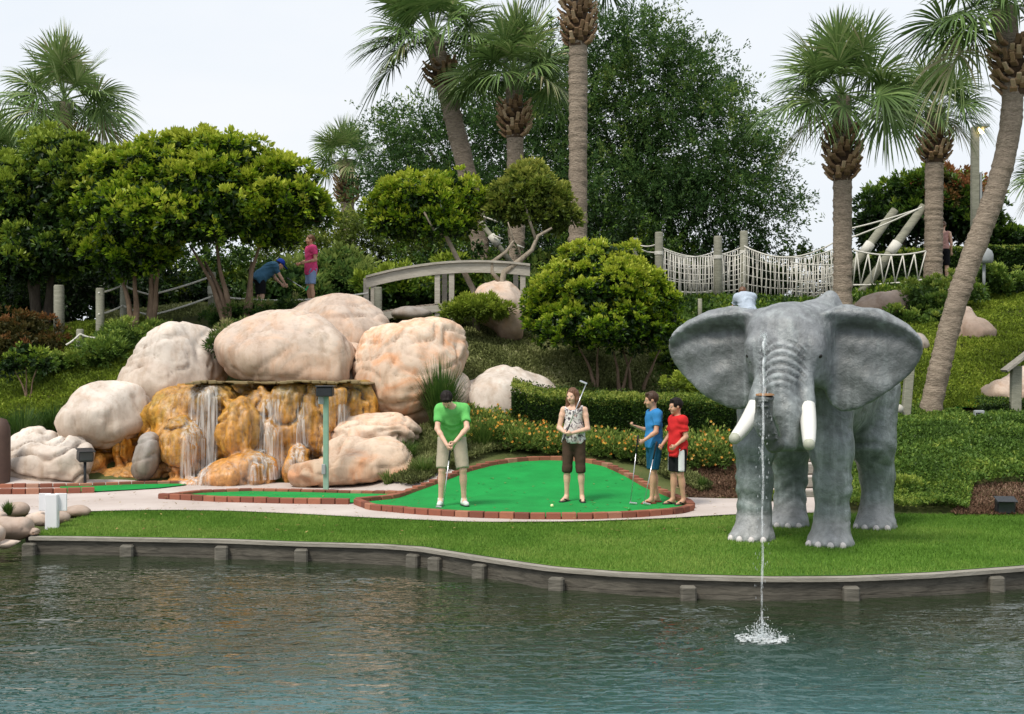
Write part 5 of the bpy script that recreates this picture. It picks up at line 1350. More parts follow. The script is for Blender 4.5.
def frame(fw, up):
    up = unit(np.asarray(up, float)); fw = np.asarray(fw, float); fw = unit(fw-np.dot(fw, up)*up); side = np.cross(up, fw)
    return side, fw, up     # side = person's left when facing fw ... columns of a basis
def person(label, px, Y, yaw, h, J, skin, hair, hairkind, shirt, shorts, shoes='shoe', shoemat=None, sleeve=.55, hem=None, knee=.5, group='minigolf players', shoe2=None, loose=.022, base=None, res=.0095, tank=False, cap=None, panel=None, hs=1.0):
    s = h/1.75
    base = base if base is not None else (lambda p: np.array([p[0], p[1], Hs(p[0], p[1])+.035]))(np.array([(px-512)*Y/F, Y]))
    root = thing('person', label, 'person', base, yaw, group)
    D = dict(pel=(0,0,.93), neck=(0,0,1.46), head=(0,-.03,1.62), hy=0, hp=0,
             sa=(-.175,0,1.41), ea=(-.22,.02,1.12), wa=(-.22,-.06,.88), sb=(.175,0,1.41), eb=(.22,.02,1.12), wb=(.22,-.06,.88),
             ha=(-.09,0,.92), ka=(-.10,-.02,.50), aa=(-.10,.02,.085), hb=(.09,0,.92), kb=(.10,-.02,.50), ab=(.10,.02,.085), fa=0, fb=0)
    D.update(J)
    P = {k: (np.array(v, float)*s if isinstance(v, tuple) else v) for k, v in D.items()}
    allp = np.array([v for v in P.values() if isinstance(v, np.ndarray)])
    lo = allp.min(0)-np.array([.16, .20, .12]); hi = allp.max(0)+np.array([.16, .20, .18]); lo[2] = -.01
    # ---- head frame
    cy, sy_ = math.cos(P['hy']), math.sin(P['hy']); cp, sp_ = math.cos(P['hp']), math.sin(P['hp'])
    fw = np.array([sy_*cp, -cy*cp, -sp_]); side, fwd, up = frame(fw, np.array([sy_*sp_, -cy*sp_, cp]))
    HM = np.stack([side, fwd, up], 1); Hc = P['head']
    def hp_(x, y, z): return Hc+HM@(np.array([x, y, z])*s*hs)
    f = Field(lo, hi, res)
    # torso
    ax = P['neck']-P['pel']; L = np.linalg.norm(ax); sh = P['sb']-P['sa']; tside = unit(sh-np.dot(sh, unit(ax))*unit(ax)); tup = unit(ax); tfw = np.cross(tside, tup)*1.0
    if tfw[1] > 0 and abs(P['neck'][1]-P['pel'][1]) < .2: tfw = -tfw
    TM = np.stack([tside, tfw, tup], 1)
    def tp(a, x=0, y=0): return P['pel']+ax*a+tside*x*s+tfw*y*s
    sw = np.linalg.norm(sh)/2/s
    def torso(g, inf=0.0, k=.06):
        g.ell(tp(.70), ((sw-.045)*s+inf, .105*s+inf, .17*s+inf), k, M=TM)
        g.ell(tp(.36), (.125*s+inf, .09*s+inf, .17*s+inf), k, M=TM)
        g.ell(tp(.04), (.145*s+inf, .105*s+inf, .12*s+inf), k, M=TM)
        g.cap(P['sa']*.92+tp(.9)*.08, P['sb']*.92+tp(.9)*.08, .048*s+inf, None, k)
    torso(f)
    f.cap(tp(.93), Hc+HM@(np.array([0, -.02, -.06])*s), .055*s, .048*s, .03)
    for q in 'ab':
        S, E, W_ = P['s'+q], P['e'+q], P['w'+q]
        f.chain([S, E, W_], [.046*s, .037*s, .025*s], .02); f.ell(S*.7+E*.3, .046*s, .02); f.ell(E*.7+W_*.3, .037*s, .02)
        Hh, K, A = P['h'+q], P['k'+q], P['a'+q]
        f.chain([Hh, K], [.078*s, .052*s], .03); f.chain([K, A], [.050*s, .034*s], .02); f.ell(K*.68+A*.32+np.array([0, .015*s, 0]), (.048*s, .052*s, .10*s), .03)
        # foot
        a = P['f'+q]; fd = np.array([math.sin(a), -math.cos(a), 0])
        f.chain([A, A+fd*.04*s+np.array([0, 0, -.035*s]), A+fd*.15*s+np.array([0, 0, -.062*s])], [.034*s, .034*s, .022*s], .02); f.cap(A+np.array([0, 0, -.05*s])-fd*.03*s, A+fd*.1*s+np.array([0, 0, -.06*s]), .028*s, .026*s, .02)
        # hand: palm, four curled fingers, thumb
        d = unit(W_-E); o = P.get('n'+q); nn = np.asarray(o, float) if o is not None else np.array([0, -1., .1]); nn = unit(nn-np.dot(nn, d)*d); u = np.cross(d, nn)
        f.ell(W_+d*.042*s, (.040*s, .044*s, .019*s), .012, M=np.stack([u, d, nn], 1))
        for i in range(4):
            b0 = W_+d*.074*s+u*(.030-.019*i)*s; ln = (.024, .029, .031, .025)[i]*s
            b1 = b0+unit(d*.75+nn*.65)*ln; b2 = b1+unit(nn-d*.15)*ln*.8; b3 = b2+unit(nn*.2-d)*ln*.55
            f.chain([b0, b1, b2, b3], [.0098*s, .0093*s, .0088*s, .008*s], .004)
        tb = W_+d*.025*s+u*.030*s*(1 if q == 'a' else -1)*1.0
        f.chain([tb, tb+unit(d*.6+nn*.7+u*(.5 if q == 'a' else -.5))*.032*s, tb+unit(d*.8+nn)*.058*s], [.013*s, .011*s, .0095*s], .008)
    # head with brow, nose, chin, ears
    f.ell(hp_(0, -.012, .022), (.073*s*hs, .090*s*hs, .092*s*hs), .02, M=HM)
    f.ell(hp_(0, .022, -.035), (.054*s*hs, .060*s*hs, .072*s*hs), .03, M=HM)
    f.ell(hp_(0, .058, -.088), (.024*s*hs, .020*s*hs, .018*s*hs), .025, M=HM)
    f.cap(hp_(0, .078, .008), hp_(0, .102, -.030), .008*s*hs, .013*s*hs, .012)
    f.cap(hp_(-.04, .068, .024), hp_(.04, .068, .024), .010*s*hs, None, .015)
    for sx in (-1, 1):
        f.ell(hp_(sx*.030, .088, .004), (.013*s*hs, .010*s*hs, .009*s*hs), .008, 'sub', M=HM)
        f.ell(hp_(sx*.074, -.010, -.005), (.010*s*hs, .018*s*hs, .030*s*hs), .008, M=HM)
        f.ell(hp_(sx*.036, .055, -.035), (.022*s*hs, .022*s*hs, .022*s*hs), .02, M=HM)
    from_field('body', f, skin, root, True)
    for sx in (-1, 1):
        e = build('eye', MB().ball(hp_(sx*.030, .073, .004), .0100*s, 10), M_eyew, root, True, True)
        build('iris', MB().ball(hp_(sx*.030, .0775, .003), .0080*s, 8), M_blk, e, True, True)
    m = MB(); c = hp_(0, .083, -.058); m.add([c+HM@(np.array(v)*s) for v in ((-.024,-.010,.003),(0,.004,-.009),(.024,-.010,.003),(0,.006,.007))], [[0,1,2,3]]); build('lips', m, M_lips, root, False, True)
    # ---- hair
    g = Field(Hc-np.array([.22, .22, .46])*s*hs, Hc+np.array([.22, .22, .2])*s*hs, .009)
    g.ell(hp_(0, -.022, .036), (.084*s*hs, .096*s*hs, .096*s*hs), .0, M=HM)
    if hairkind == 'long':
        for sx in (-1, 1): g.chain([hp_(sx*.062, -.02, .03), hp_(sx*.085, -.015, -.06), hp_(sx*.092, .0, -.16), hp_(sx*.080, .02, -.22)], [.035*s*hs, .034*s*hs, .034*s*hs, .018*s], .03)
        g.chain([hp_(0, -.06, .0), hp_(0, -.085, -.12), hp_(0, -.075, -.22)], [.08*s*hs, .075*s*hs, .05*s], .04)
        g.ell(hp_(0, .085, -.045), (.060*s*hs, .055*s*hs, .085*s*hs), .01, 'sub', M=HM)
        g.ell(hp_(0, .09, .02), (.052*s*hs, .045*s*hs, .050*s*hs), .01, 'sub', M=HM)
    elif hairkind == 'tied':
        g.ell(hp_(0, -.115, .01), .036*s*hs, .02); g.ell(hp_(0, -.01, -.12), (.2*s*hs, .2*s*hs, .085*s*hs), .01, 'sub', M=HM); g.ell(hp_(0, .10, -.01), (.075*s*hs, .05*s*hs, .07*s*hs), .01, 'sub', M=HM)
    else:
        g.cap(hp_(-.03, .05, .095), hp_(.04, .045, .10), .02*s*hs, None, .02)
        g.ell(hp_(0, .095, -.015), (.085*s*hs, .050*s*hs, .062*s*hs), .01, 'sub', M=HM)
        g.ell(hp_(0, .03, -.115), (.2*s*hs, .17*s*hs, .085*s*hs), .01, 'sub', M=HM)
        for sx in (-1, 1): g.ell(hp_(sx*.085, .0, -.03), (.02*s*hs, .025*s*hs, .045*s*hs), .005, 'sub', M=HM)
    def hd_(V, Q): n = vnormals(V, Q); return V+n*(.005*fbm(V*np.array([60, 60, 18]), 2, 3))[:, None]
    from_field('hair', g, hair, root, True, disp=hd_)
    if cap is not None:
        g = Field(Hc-.2, Hc+.2, .01); g.ell(hp_(0, -.018, .045), (.095*s, .108*s, .098*s), 0, M=HM); g.ell(hp_(0, 0, -.075), (.2*s, .2*s, .10*s), .01, 'sub', M=HM); g.ell(hp_(0, .12, .035), (.07*s, .09*s, .012*s), .01, M=HM)
        from_field('cap', g, cap, root, True)
    # ---- shirt
    g = Field(lo, hi, .011)
    hemz = hem if hem is not None else .84
    torso(g, loose, .08)
    lb = max(loose*.9, .027); g.ell(tp(-.02), (.150*s+lb, .108*s+lb, .40*s), .04, M=TM)
    if not tank:
        for q in 'ab':
            S, E = P['s'+q], P['e'+q]; g.cap(S+(S-E)*.02, S+(E-S)*(.03+sleeve*1.0), .053*s, .066*s, .05, flat=False); g.cut_later = None
    g.ell(tp(1.06, 0, .01), ((.078 if not tank else .115)*s, (.085 if not tank else .13)*s, (.07 if not tank else .12)*s), .01, 'sub', M=TM)
    if tank:
        for q in (-1, 1): g.ell(tp(.88, q*(sw+.035)), (.07*s, .13*s, .13*s), .01, 'sub', M=TM)
    for q in 'ab':        # sleeve end: flat cut by removing a flat cone below the cuff
        if tank: break
        S, E = P['s'+q], P['e'+q]; c0 = S+(E-S)*(sleeve+.06); g.cap(c0, c0+unit(E-S)*.14*s, .085*s, .085*s, 0, 'sub', flat=True)
    hz = P['pel'][2]-(.93-hemz)*s
    g.cut(tp(-.17-(.84-hemz)*1.8), -tup)
    def wr(V, Q):
        n = vnormals(V, Q); return V+n*(.008*fbm(V*np.array([11, 11, 5])+px, 3, 5)+.005*np.sin(V[:, 2]*40+9*vnoise(V*5, 2)))[:, None]
    from_field('tank_top' if tank else 'shirt', g, shirt, root, True, disp=wr)
    # ---- shorts / trousers
    g = Field(lo, hi, .011); wi = .018
    g.ell(P['pel']+np.array([0, 0, .01]), (.150*s+wi, .108*s+wi, .13*s), .03)
    for q in 'ab':
        Hh, K, A = P['h'+q], P['k'+q], P['a'+q]
        end = K+(Hh-K)*(knee-.5)*2 if knee >= .5 else K+(A-K)*(.5-knee)*2
        if knee < .5: g.cap(Hh, K, .098*s, .074*s, .04); g.cap(K+(Hh-K)*.1, end, .076*s, .072*s, .02, flat=True)
        else: g.cap(Hh+(Hh-K)*.05, end, .100*s, .090*s, .04, flat=True)
    def wr2(V, Q): n = vnormals(V, Q); return V+n*(.006*fbm(V*8+px, 3, 6))[:, None]
    g.cut(tp(.12), tup)
    so_ = from_field('trousers' if knee < .5 else 'shorts', g, shorts, root, True, disp=wr2)
    if panel is not None:       # white panel down the side of the shorts
        for q, sx in (('a', -1), ('b', 1)):
            Hh, K = P['h'+q], P['k'+q]; end = K+(Hh-K)*(knee-.5)*2; sd = np.array([sx, 0, 0])
            g = Field(lo, hi, .011); g.cap(Hh+(Hh-K)*.02, end+np.array([0, 0, .006]), .108*s, .098*s, 0, flat=True); m_ = Hh+sd*.055*s
            g.cut((m_[0], 0, 0), -sd); g.cut((0, Hh[1]-.045*s, 0), (0, -1, 0)) if False else None; g.cut((0, Hh[1]-.0*s, 0), (0, 1, 0))
            from_field('side_panel', g, panel, so_, True)
    # ---- shoes
    for q in 'ab':
        A = P['a'+q]; a = P['f'+q]; fd = np.array([math.sin(a), -math.cos(a), 0]); z0 = A*np.array([1, 1, 0])
        if shoes == 'shoe':
            g = Field(A-np.array([.24, .24, .10]), A+np.array([.24, .24, .08]), .009)
            g.cap(z0-fd*.035*s+np.array([0, 0, .048]), z0+fd*.14*s+np.array([0, 0, .034]), .042*s, .036*s, .02); g.cap(A*np.array([1, 1, 0])+np.array([0, 0, .05]), A+np.array([0, 0, .004]), .044*s, .043*s, .02)
            g.cut((0, 0, .004), (0, 0, -1)); o = from_field('shoe', g, shoemat, root, True)
            g = Field(A-np.array([.24, .24, .10]), A+np.array([.24, .24, .08]), .009)
            g.cap(z0-fd*.035*s+np.array([0, 0, .012]), z0+fd*.145*s+np.array([0, 0, .012]), .046*s, .041*s, .0); g.cut((0, 0, .018), (0, 0, 1)); g.cut((0, 0, -.002), (0, 0, -1)); from_field('sole', g, shoe2 or M_blk, o, True)
        else:
            g = Field(A-np.array([.24, .24, .10]), A+np.array([.24, .24, .08]), .009)
            g.cap(z0-fd*.04*s+np.array([0, 0, .008]), z0+fd*.15*s+np.array([0, 0, .008]), .040*s, .046*s, .0); g.cut((0, 0, .016), (0, 0, 1)); g.cut((0, 0, -.004), (0, 0, -1))
            o = from_field('sandal', g, shoemat, root, True)
            t = z0+fd*.11*s+np.array([0, 0, .018]); sd = np.array([fd[1], -fd[0], 0])
            build('strap', MB().tube([t-sd*.045*s-fd*.07*s, t-sd*.03*s+np.array([0, 0, .025]), t+fd*.01, t+sd*.03*s+np.array([0, 0, .025]), t+sd*.045*s-fd*.07*s], .009, 6), shoe2 or shoemat, o, True, True)
    return root, base, yaw
def putter(label, a, b, hand=1, holder=None, gcol=None, up=False):
    """grip end a, head end b (world)"""
    a = np.asarray(a, float); b = np.asarray(b, float); d = unit(b-a)
    t = thing('putter', label, 'putter', b, group='putters')
    build('shaft', MB().tube([a+d*.2, b], .0075, 8), M_steel, t, True)
    build('grip', MB().tube([a, a+d*.02, a+d*.26], [.010, .014, .011], 8), M_blk, t, True)
    s = unit(np.cross(d, [0, 1., 0.])); build('club_head', MB().bar(b-s*.015, b+s*.10*hand, .035, .03, bev=.008), gcol or M_steel, t)
def W(base, yaw, p): return base+Rz(yaw)@np.array(p)

# man in green, putting
g_green = cloth('lime_green_cotton', (.14,.50,.13)); g_khaki = cloth('khaki_cotton', (.42,.37,.28)); g_brown = cloth('brown_cotton', (.075,.045,.032))
g_blue = cloth('blue_cotton', (.04,.22,.50)); g_teal = cloth('dark_teal_cotton', (.012,.09,.17)); g_red = cloth('red_cotton', (.62,.028,.03)); g_black = cloth('black_nylon', (.012,.012,.015)); g_wht = cloth('white_nylon', (.72,.72,.74))
g_pink = cloth('pink_cotton', (.75,.08,.24)); g_lb = cloth('pale_denim', (.26,.36,.58)); g_steel = cloth('steel_blue_cotton', (.06,.16,.26)); g_pale = cloth('pale_blue_cotton', (.45,.52,.62)); g_rose = cloth('rose_cotton', (.55,.30,.27)); g_cap = cloth('royal_blue_cotton', (.02,.06,.40))
def m_print_():
    m, nt, N, L = new_mat('printed_white_cotton'); v = coords(nt); n = noise(nt, v, 16, 3, .6, 1.5); n2 = noise(nt, v, 9, 2, .5, .8)
    r = ramp(nt, [(.0, (.72,.68,.66)), (.50, (.70,.66,.64)), (.56, (.28,.24,.25)), (.64, (.07,.06,.07))]); L.new(n, r.inputs[0]); r2 = ramp(nt, [(.6, (1,1,1)), (.68, (.75,.5,.45))]); L.new(n2, r2.inputs[0])
    finish(nt, mixc(nt, .8, r.outputs[0], r2.outputs[0], 'MULTIPLY'), .8, None, .2); return m
yw = math.radians(3)
r, b, y = person('man in a lime green t-shirt and khaki shorts bending over his putt', 452, 19.8, yw, 1.80, dict(
    pel=(0,.08,.93), neck=(-.01,-.16,1.38), head=(-.075,-.29,1.47), hp=1.15, hy=-.12, sa=(-.175,-.12,1.34), sb=(.175,-.12,1.34),
    ea=(-.20,-.24,1.07), wa=(-.075,-.37,.865), eb=(.20,-.26,1.08), wb=(.035,-.38,.90), ha=(-.10,.07,.91), hb=(.10,.07,.91), ka=(-.135,-.03,.50), kb=(.15,-.03,.50), aa=(-.155,.03,.085), ab=(.165,.03,.085), fa=-.15, fb=.25,
    na=(1,.1,0), nb=(-1,.1,0)), SK1, HB, 'short', g_green, g_khaki, 'shoe', M_white, sleeve=.62, hem=.82, knee=.52, loose=.032)
putter('steel putter held by the man in green', W(b, y, (-.015,-.40,.93)), W(b, y, (-.13,-.46,.025)), -1)
yw = math.radians(-14)
r, b, y = person('smiling woman in a printed tank top and brown capris with a putter on her shoulder', 574, 20.35, yw, 1.66, dict(
    hy=-.35, hp=.12, head=(-.02,-.04,1.62), sa=(-.165,0,1.41), sb=(.165,0,1.41), ea=(-.225,-.04,1.13), wa=(-.10,-.21,1.07), eb=(.225,-.05,1.12), wb=(.01,-.24,1.06),
    ha=(-.085,0,.92), hb=(.085,0,.92), aa=(-.12,.03,.085), ab=(.12,.03,.085), ka=(-.105,-.02,.5), kb=(.11,-.02,.5), fa=-.35, fb=.30, na=(.8,.3,.4), nb=(-.8,.3,.4)),
    SK1, HBr, 'long', m_print_(), g_brown, 'sandal', M_blk, knee=.44, hem=.90, tank=True, loose=.014)
putter('steel putter leaning over the woman\'s shoulder with its head up', W(b, y, (-.10,-.30,.90)), W(b, y, (.20,-.10,1.72)), 1)
yw = math.radians(-72)
r, b, y = person('boy in a blue t-shirt and dark teal shorts facing left with one hand raised', 654, 20.2, yw, 1.60, dict(
    hy=-.25, hp=.15, head=(0,-.05,1.62), sa=(-.155,0,1.40), sb=(.155,0,1.40), ea=(-.20,-.02,1.13), wa=(-.17,-.24,1.20), eb=(.21,-.06,1.13), wb=(.20,-.26,1.0), aa=(-.10,.10,.085), ab=(.10,-.08,.085), ka=(-.10,.02,.5), kb=(.10,-.06,.5), fa=-.1, fb=.1, na=(0,0,1), nb=(-1,0,.2)),
    SK2, HMid, 'short', g_blue, g_teal, 'sandal', cloth('red_brown_rubber', (.30,.07,.05)), knee=.54, sleeve=.6, hem=.87, loose=.020, hs=1.10)
putter('putter of the boy in blue standing on the green at his front foot', W(b, y, (.19,-.33,.99)), W(b, y, (.12,-.42,.025)), 1)
yw = math.radians(-62)
r, b, y = person('younger boy in a red t-shirt and black shorts with a wide white side stripe', 678, 20.0, yw, 1.52, dict(
    hy=-.2, hp=.12, head=(0,-.05,1.61), sa=(-.15,0,1.39), sb=(.15,0,1.39), ea=(-.22,-.02,1.13), wa=(-.15,-.22,.97), eb=(.20,.02,1.12), wb=(.19,-.18,.98), aa=(-.09,-.04,.085), ab=(.09,.05,.085), fa=-.1, fb=.15, na=(1,0,.2), nb=(-1,0,.2)),
    SK2, HB, 'short', g_red, g_black, 'sandal', M_blk, knee=.545, sleeve=.66, hem=.78, loose=.026, panel=g_wht, hs=1.14)
putter('putter of the boy in red slanting down behind the boy in blue', W(b, y, (-.14,-.27,.90)), W(b, y, (-.12,-.50,.03)), 1)
# upper level
yw = math.radians(-60)
r, b, y = person('girl in a pink top and pale denim shorts standing above the waterfall boulders', 311, 29.3, yw, 1.56, dict(
    hy=0, head=(0,-.03,1.62), ea=(-.24,0,1.15), wa=(-.16,-.24,1.06), eb=(.24,.02,1.14), wb=(.17,-.22,1.08), na=(1,0,.2), nb=(-1,0,.2)), SK2, HBr, 'tied', g_pink, g_lb, 'shoe', M_white, knee=.6, sleeve=.5, hem=.8, group='players on the upper path', loose=.03, base=np.array([(311-512)*29.3/F, 29.3, at(0, 309, 29.3)[2]]))
yw = math.radians(118)
r, b, y = person('child in a dark blue shirt and blue cap bending forward under the bright tree', 260, 29.4, yw, 1.6, dict(
    pel=(0,.05,.90), neck=(0,-.34,1.22), head=(0,-.48,1.24), hp=.7, sa=(-.17,-.30,1.19), sb=(.17,-.30,1.19), ea=(-.20,-.42,.95), wa=(-.14,-.56,.78), eb=(.20,-.42,.95), wb=(.14,-.56,.80), na=(1,0,.2), nb=(-1,0,.2)), SK1, HB, 'short', g_steel, g_black, 'shoe', M_white, knee=.55, sleeve=.6, cap=g_cap, group='players on the upper path', loose=.045)
putter('bright green putter held out by the bending child', W(b, y, (0,-.60,.85)), at(306, 290, 29.0), 1, gcol=cloth('green_plastic', (.01,.45,.18)))
yw = math.radians(165)
r, b, y = person('woman in a rose top and black skirt seen from behind beside the smaller palm', 943, 38, yw, 1.72, dict(), SK1, HBr, 'tied', g_rose, g_black, 'sandal', M_blk, knee=.53, tank=True, hem=.98, group='players on the upper path', loose=.02)
yw = math.radians(190)
r, b, y = person('person in a pale blue shirt bending away behind the left ear of the elephant', 748, 30.3, yw, 1.72, dict(
    pel=(0,.02,.93), neck=(0,-.24,1.36), head=(.0,-.36,1.42), hp=.5, sa=(-.19,-.20,1.31), sb=(.19,-.20,1.31), ea=(-.24,-.34,1.06), wa=(-.12,-.50,.95), eb=(.24,-.34,1.06), wb=(.12,-.50,.95), na=(1,0,.2), nb=(-1,0,.2)), SK1, HBr, 'short', g_pale, g_khaki, 'shoe', M_white, knee=.52, group='players on the upper path', loose=.05, base=np.array([(748-512)*30.3/F, 30.3, at(0, 287, 30.3)[2]-1.50]))
# balls
M_ball = plain('golf_ball', (.78,.78,.40), .3, .02); M_ballg = plain('green_golf_ball', (.02,.30,.05), .3, .02)
p = G(552, 507.5, .035); single('golf_ball', MB().ball(p+np.array([0, 0, .024]), .024, 12), M_ball, 'pale yellow golf ball on the green in front of the woman', 'golf ball', p, smooth=True)
p = G(629, 511, .035); single('golf_ball', MB().ball(p+np.array([0, 0, .024]), .024, 12), M_ballg, 'green golf ball on the green near the boys', 'golf ball', p, smooth=True)
# ================================================================== timber, ropes, lamps, signs
M_rope = plain('white_rope', (.62,.60,.54), .8, .15, 30)
M_deck = m_timber_('deck_timber', (.20,.16,.13), (.42,.36,.30))
def post(M, px, Yb, top_py, r=.095, n=12, base=None, lean=None, sink=.3):
    b = onground(px, Yb, -sink); t = at(px if lean is None else lean, top_py, Yb); t = np.array([t[0], Yb, t[2]])
    M.tube([b, b*.5+t*.5, t-np.array([0, 0, .03]), t], [r, r*.98, r*.97, r*.85], n, rn=.06, seed=int(px)); return t
def sag(a, b, s, n=12):
    t = np.linspace(0, 1, n)[:, None]; P = a*(1-t)+b*t; P[:, 2] -= 4*s*(t*(1-t))[:, 0]; return P
# ---- rope bridge, upper right
rb = thing('rope_bridge', 'rope bridge with white net sides and round timber posts on the hill behind the elephant', 'rope bridge', at(740, 300, 40))
near = [(656,40,232),(745,40,231),(718,38.8,236),(633,40,237)]
def pp(px, py, Y): return at(px, py, Y)
posts = [(659,39.5,232),(718,38.2,236),(744,39.5,231),(635,41,238)]
for px, Y, tp_ in posts:
    M = MB(); post(M, px, Y, tp_, .118); build('post', M, m_post, rb, True)
    build('rope_lashing', MB().lathe(at(px, tp_+21, Y), [(.128,-.05),(.132,-.02),(.128,0),(.132,.02),(.128,.05)], 14), M_rope, rb, True)
Mx = MB()
# deck
dk = MB(); D0 = at(640, 304, 39.2); D1 = at(850, 303, 39.2)
for i in range(46):
    t = i/45; p = D0*(1-t)+D1*t; p[2] -= .35*4*t*(1-t)*.3
    dk.box(p, (.12, 1.5, .05), tint=rs.rand(), bev=.008)
build('deck', dk, M_deck, rb)
def net(x0, x1, Y, ytop, ybot, nv, name='rope_net', dip=10, rows=5, r=.0125):
    M = MB(); P0 = at(x0, ytop, Y); P1 = at(x1, ytop, Y); top = sag(P0, P1, dip*Y/F, 16); B0 = at(x0, ybot, Y); B1 = at(x1, ybot, Y); bot = sag(B0, B1, .06, 16)
    M.tube(top, r*1.35, 6); M.tube(bot, r*1.2, 6)
    for k in range(1, rows):
        f_ = k/rows; M.tube(top*(1-f_)+bot*f_+np.array([0, .02, 0]), r, 5)
    for i in range(nv):
        u = (i+.5)/nv*15; j = min(14, int(u)); w_ = u-j; a = top[j]*(1-w_)+top[j+1]*w_; u2 = np.clip(u+(.35 if i % 2 else -.35)+rs.normal(0, .08), 0, 14.99); j2 = int(u2); w2 = u2-j2; b_ = bot[j2]*(1-w2)+bot[j2+1]*w2
        M.tube([a, a*.5+b_*.5+rs.normal(0, .015, 3), b_], r*.9, 5)
    build(name, M, M_rope, rb, True)
net(659, 744, 39.5, 246, 299, 34, dip=11, rows=5)
net(664, 718, 38.2, 250, 302, 20, dip=7, rows=4)
net(744, 840, 39.3, 246, 302, 44, dip=12, rows=6)
net(718, 745, 38.6, 251, 302, 10, dip=5, rows=5)
net(790, 850, 38.4, 262, 300, 20, dip=3, rows=4)
for a, b_, s_ in (((635,243,41),(659,243,39.5),.1),((744,246,39.3),(833,243,38),.35),((833,232,38),(918,209,37),.05),((838,242,37.6),(922,207,36.5),.05),((640,249,41),(659,252,39.5),.05)):
    build('guy_rope', MB().tube(sag(at(*a), at(*b_), s_), .022, 6), M_rope, rb, True)
# leaning timbers
for (x0, y0, x1, y1, Y, lab) in ((856,300,924,206,36.8,'long leaning timber spar crossing in front of the rope bridge end'),(832,296,895,210,38.4,'shorter leaning timber spar behind the long one')):
    a = at(x0, y0, Y); b_ = at(x1, y1, Y+.3); M = MB().tube([a-unit(b_-a)*.3, a*.5+b_*.5, b_], [.125, .12, .11], 12, rn=.08)
    t = thing('timber_spar', lab, 'timber spar', a); build('log', M, m_post, t, True)
    c_ = a*.45+b_*.55; d = unit(b_-a); build('rope_lashing', MB().tube([c_-d*.18, c_+d*.18], .14, 12), M_rope, t, True)
# right part of the rope rail
rr_ = thing('rope_rail', 'white zigzag rope rail between the leaning timbers and the smaller palm', 'rope rail', at(890, 285, 36.5))
M = MB(); A = sag(at(853, 250, 36.8), at(926, 251, 36.5), .12, 20); B = sag(at(853, 285, 36.8), at(926, 279, 36.5), .04, 20)
build('rail_rope', MB().tube(A, .022, 6), M_rope, rr_, True); build('rail_rope', MB().tube(B, .022, 6), M_rope, rr_, True); M = MB()
for i in range(13):
    a = A[int(i*19/13)]; b_ = B[min(19, int((i+1)*19/13))]; M.tube([a if i % 2 else B[int(i*19/13)], A[min(19, int((i+1)*19/13))] if not i % 2 else b_], .017, 5)
build('zigzag_rope', M, M_rope, rr_, True)

m_bridge = m_timber_('silvered_timber', (.33,.30,.25), (.58,.54,.47))
# ---- wooden arched bridge, centre left
wb = thing('footbridge', 'arched weathered wooden footbridge above the peach boulder', 'footbridge', at(445, 318, 29.5))
def arc(y0, ymid, y1, Y, n=24, x0=366, x1=530):
    px = np.linspace(x0, x1, n); t = (px-x0)/(x1-x0); py = y0*(1-t)+y1*t-4*(((y0+y1)/2)-ymid)*t*(1-t); return np.array([at(a, b_, Y) for a, b_ in zip(px, py)])
def beam(P, w, h, M):
    for i in range(len(P)-1):
        a, b_ = P[i].copy(), P[i+1].copy(); M.bar(a-(b_-a)*.02, b_+(b_-a)*.02, w, h, bev=0)
for Y, nm in ((29.0, 0), (30.3, 1)):
    tr_ = arc(278, 263.5, 266, Y); bt = arc(321, 309, 312, Y)
    M = MB(); P = tr_; V = []
    for o in ((-.075, .0), (.075, .0), (.075, .045), (-.075, .045)): V.append(P+np.array([0, o[0], o[1]]))
    n = len(P); V = np.concatenate(V); q = [[k*n+i, k*n+i+1, ((k+1) % 4)*n+i+1, ((k+1) % 4)*n+i] for k in range(4) for i in range(n-1)]+[[0, n, 2*n, 3*n], [n-1, 4*n-1, 3*n-1, 2*n-1]]
    M.add(V, q); build('handrail', M, m_bridge, wb)
    M = MB(); V = [P+np.array([0, o[0], o[1]-.15]) for o in ((-.025, -.06), (.025, -.06), (.025, .145), (-.025, .145))]; M.add(np.concatenate(V), q); build('side_board', M, m_bridge, wb)
    M = MB(); V = [bt+np.array([0, o[0], o[1]]) for o in ((-.03, -.05), (.03, -.05), (.03, .10), (-.03, .10))]; M.add(np.concatenate(V), q); build('deck_beam', M, m_bridge, wb)
    for px in (369, 441, 457, 527) if nm == 0 else (380, 450, 520):
        i = int((px-366)/164*23); M = MB(); t = tr_[i]; b_ = bt[i]; M.bar(np.array([t[0], Y+.05, b_[2]-.35]), np.array([t[0], Y+.05, t[2]-.002]), .11, .10); build('post', M, m_bridge, wb)
M = MB(); bt = arc(319.5, 307.5, 310.5, 29.65, 40)
for p in bt: M.box(p+np.array([0, 0, .05]), (.115, 1.3, .04), bev=.006)
build('deck', M, M_deck, wb)
# post with pale lashing right behind, thin spar
sp = thing('timber_spar', 'thin leaning spar behind the slender trees and the footbridge', 'timber spar', at(515, 265, 31)); a = at(515, 268, 31); b_ = at(481, 222, 31.2)
build('log', MB().tube([a, b_], [.06, .05], 10, rn=.05), m_post, sp, True); c_ = a*.4+b_*.6; d = unit(b_-a); build('rope_lashing', MB().tube([c_-d*.14, c_+d*.14], .085, 12), M_rope, sp, True)
for u, v_ in (((482,216),(498,222)),((493,235),(503,239)),((517,245),(524,248))): build('rope', MB().tube([at(*u, 31), at(*v_, 31)], .018, 6), M_rope, sp, True)

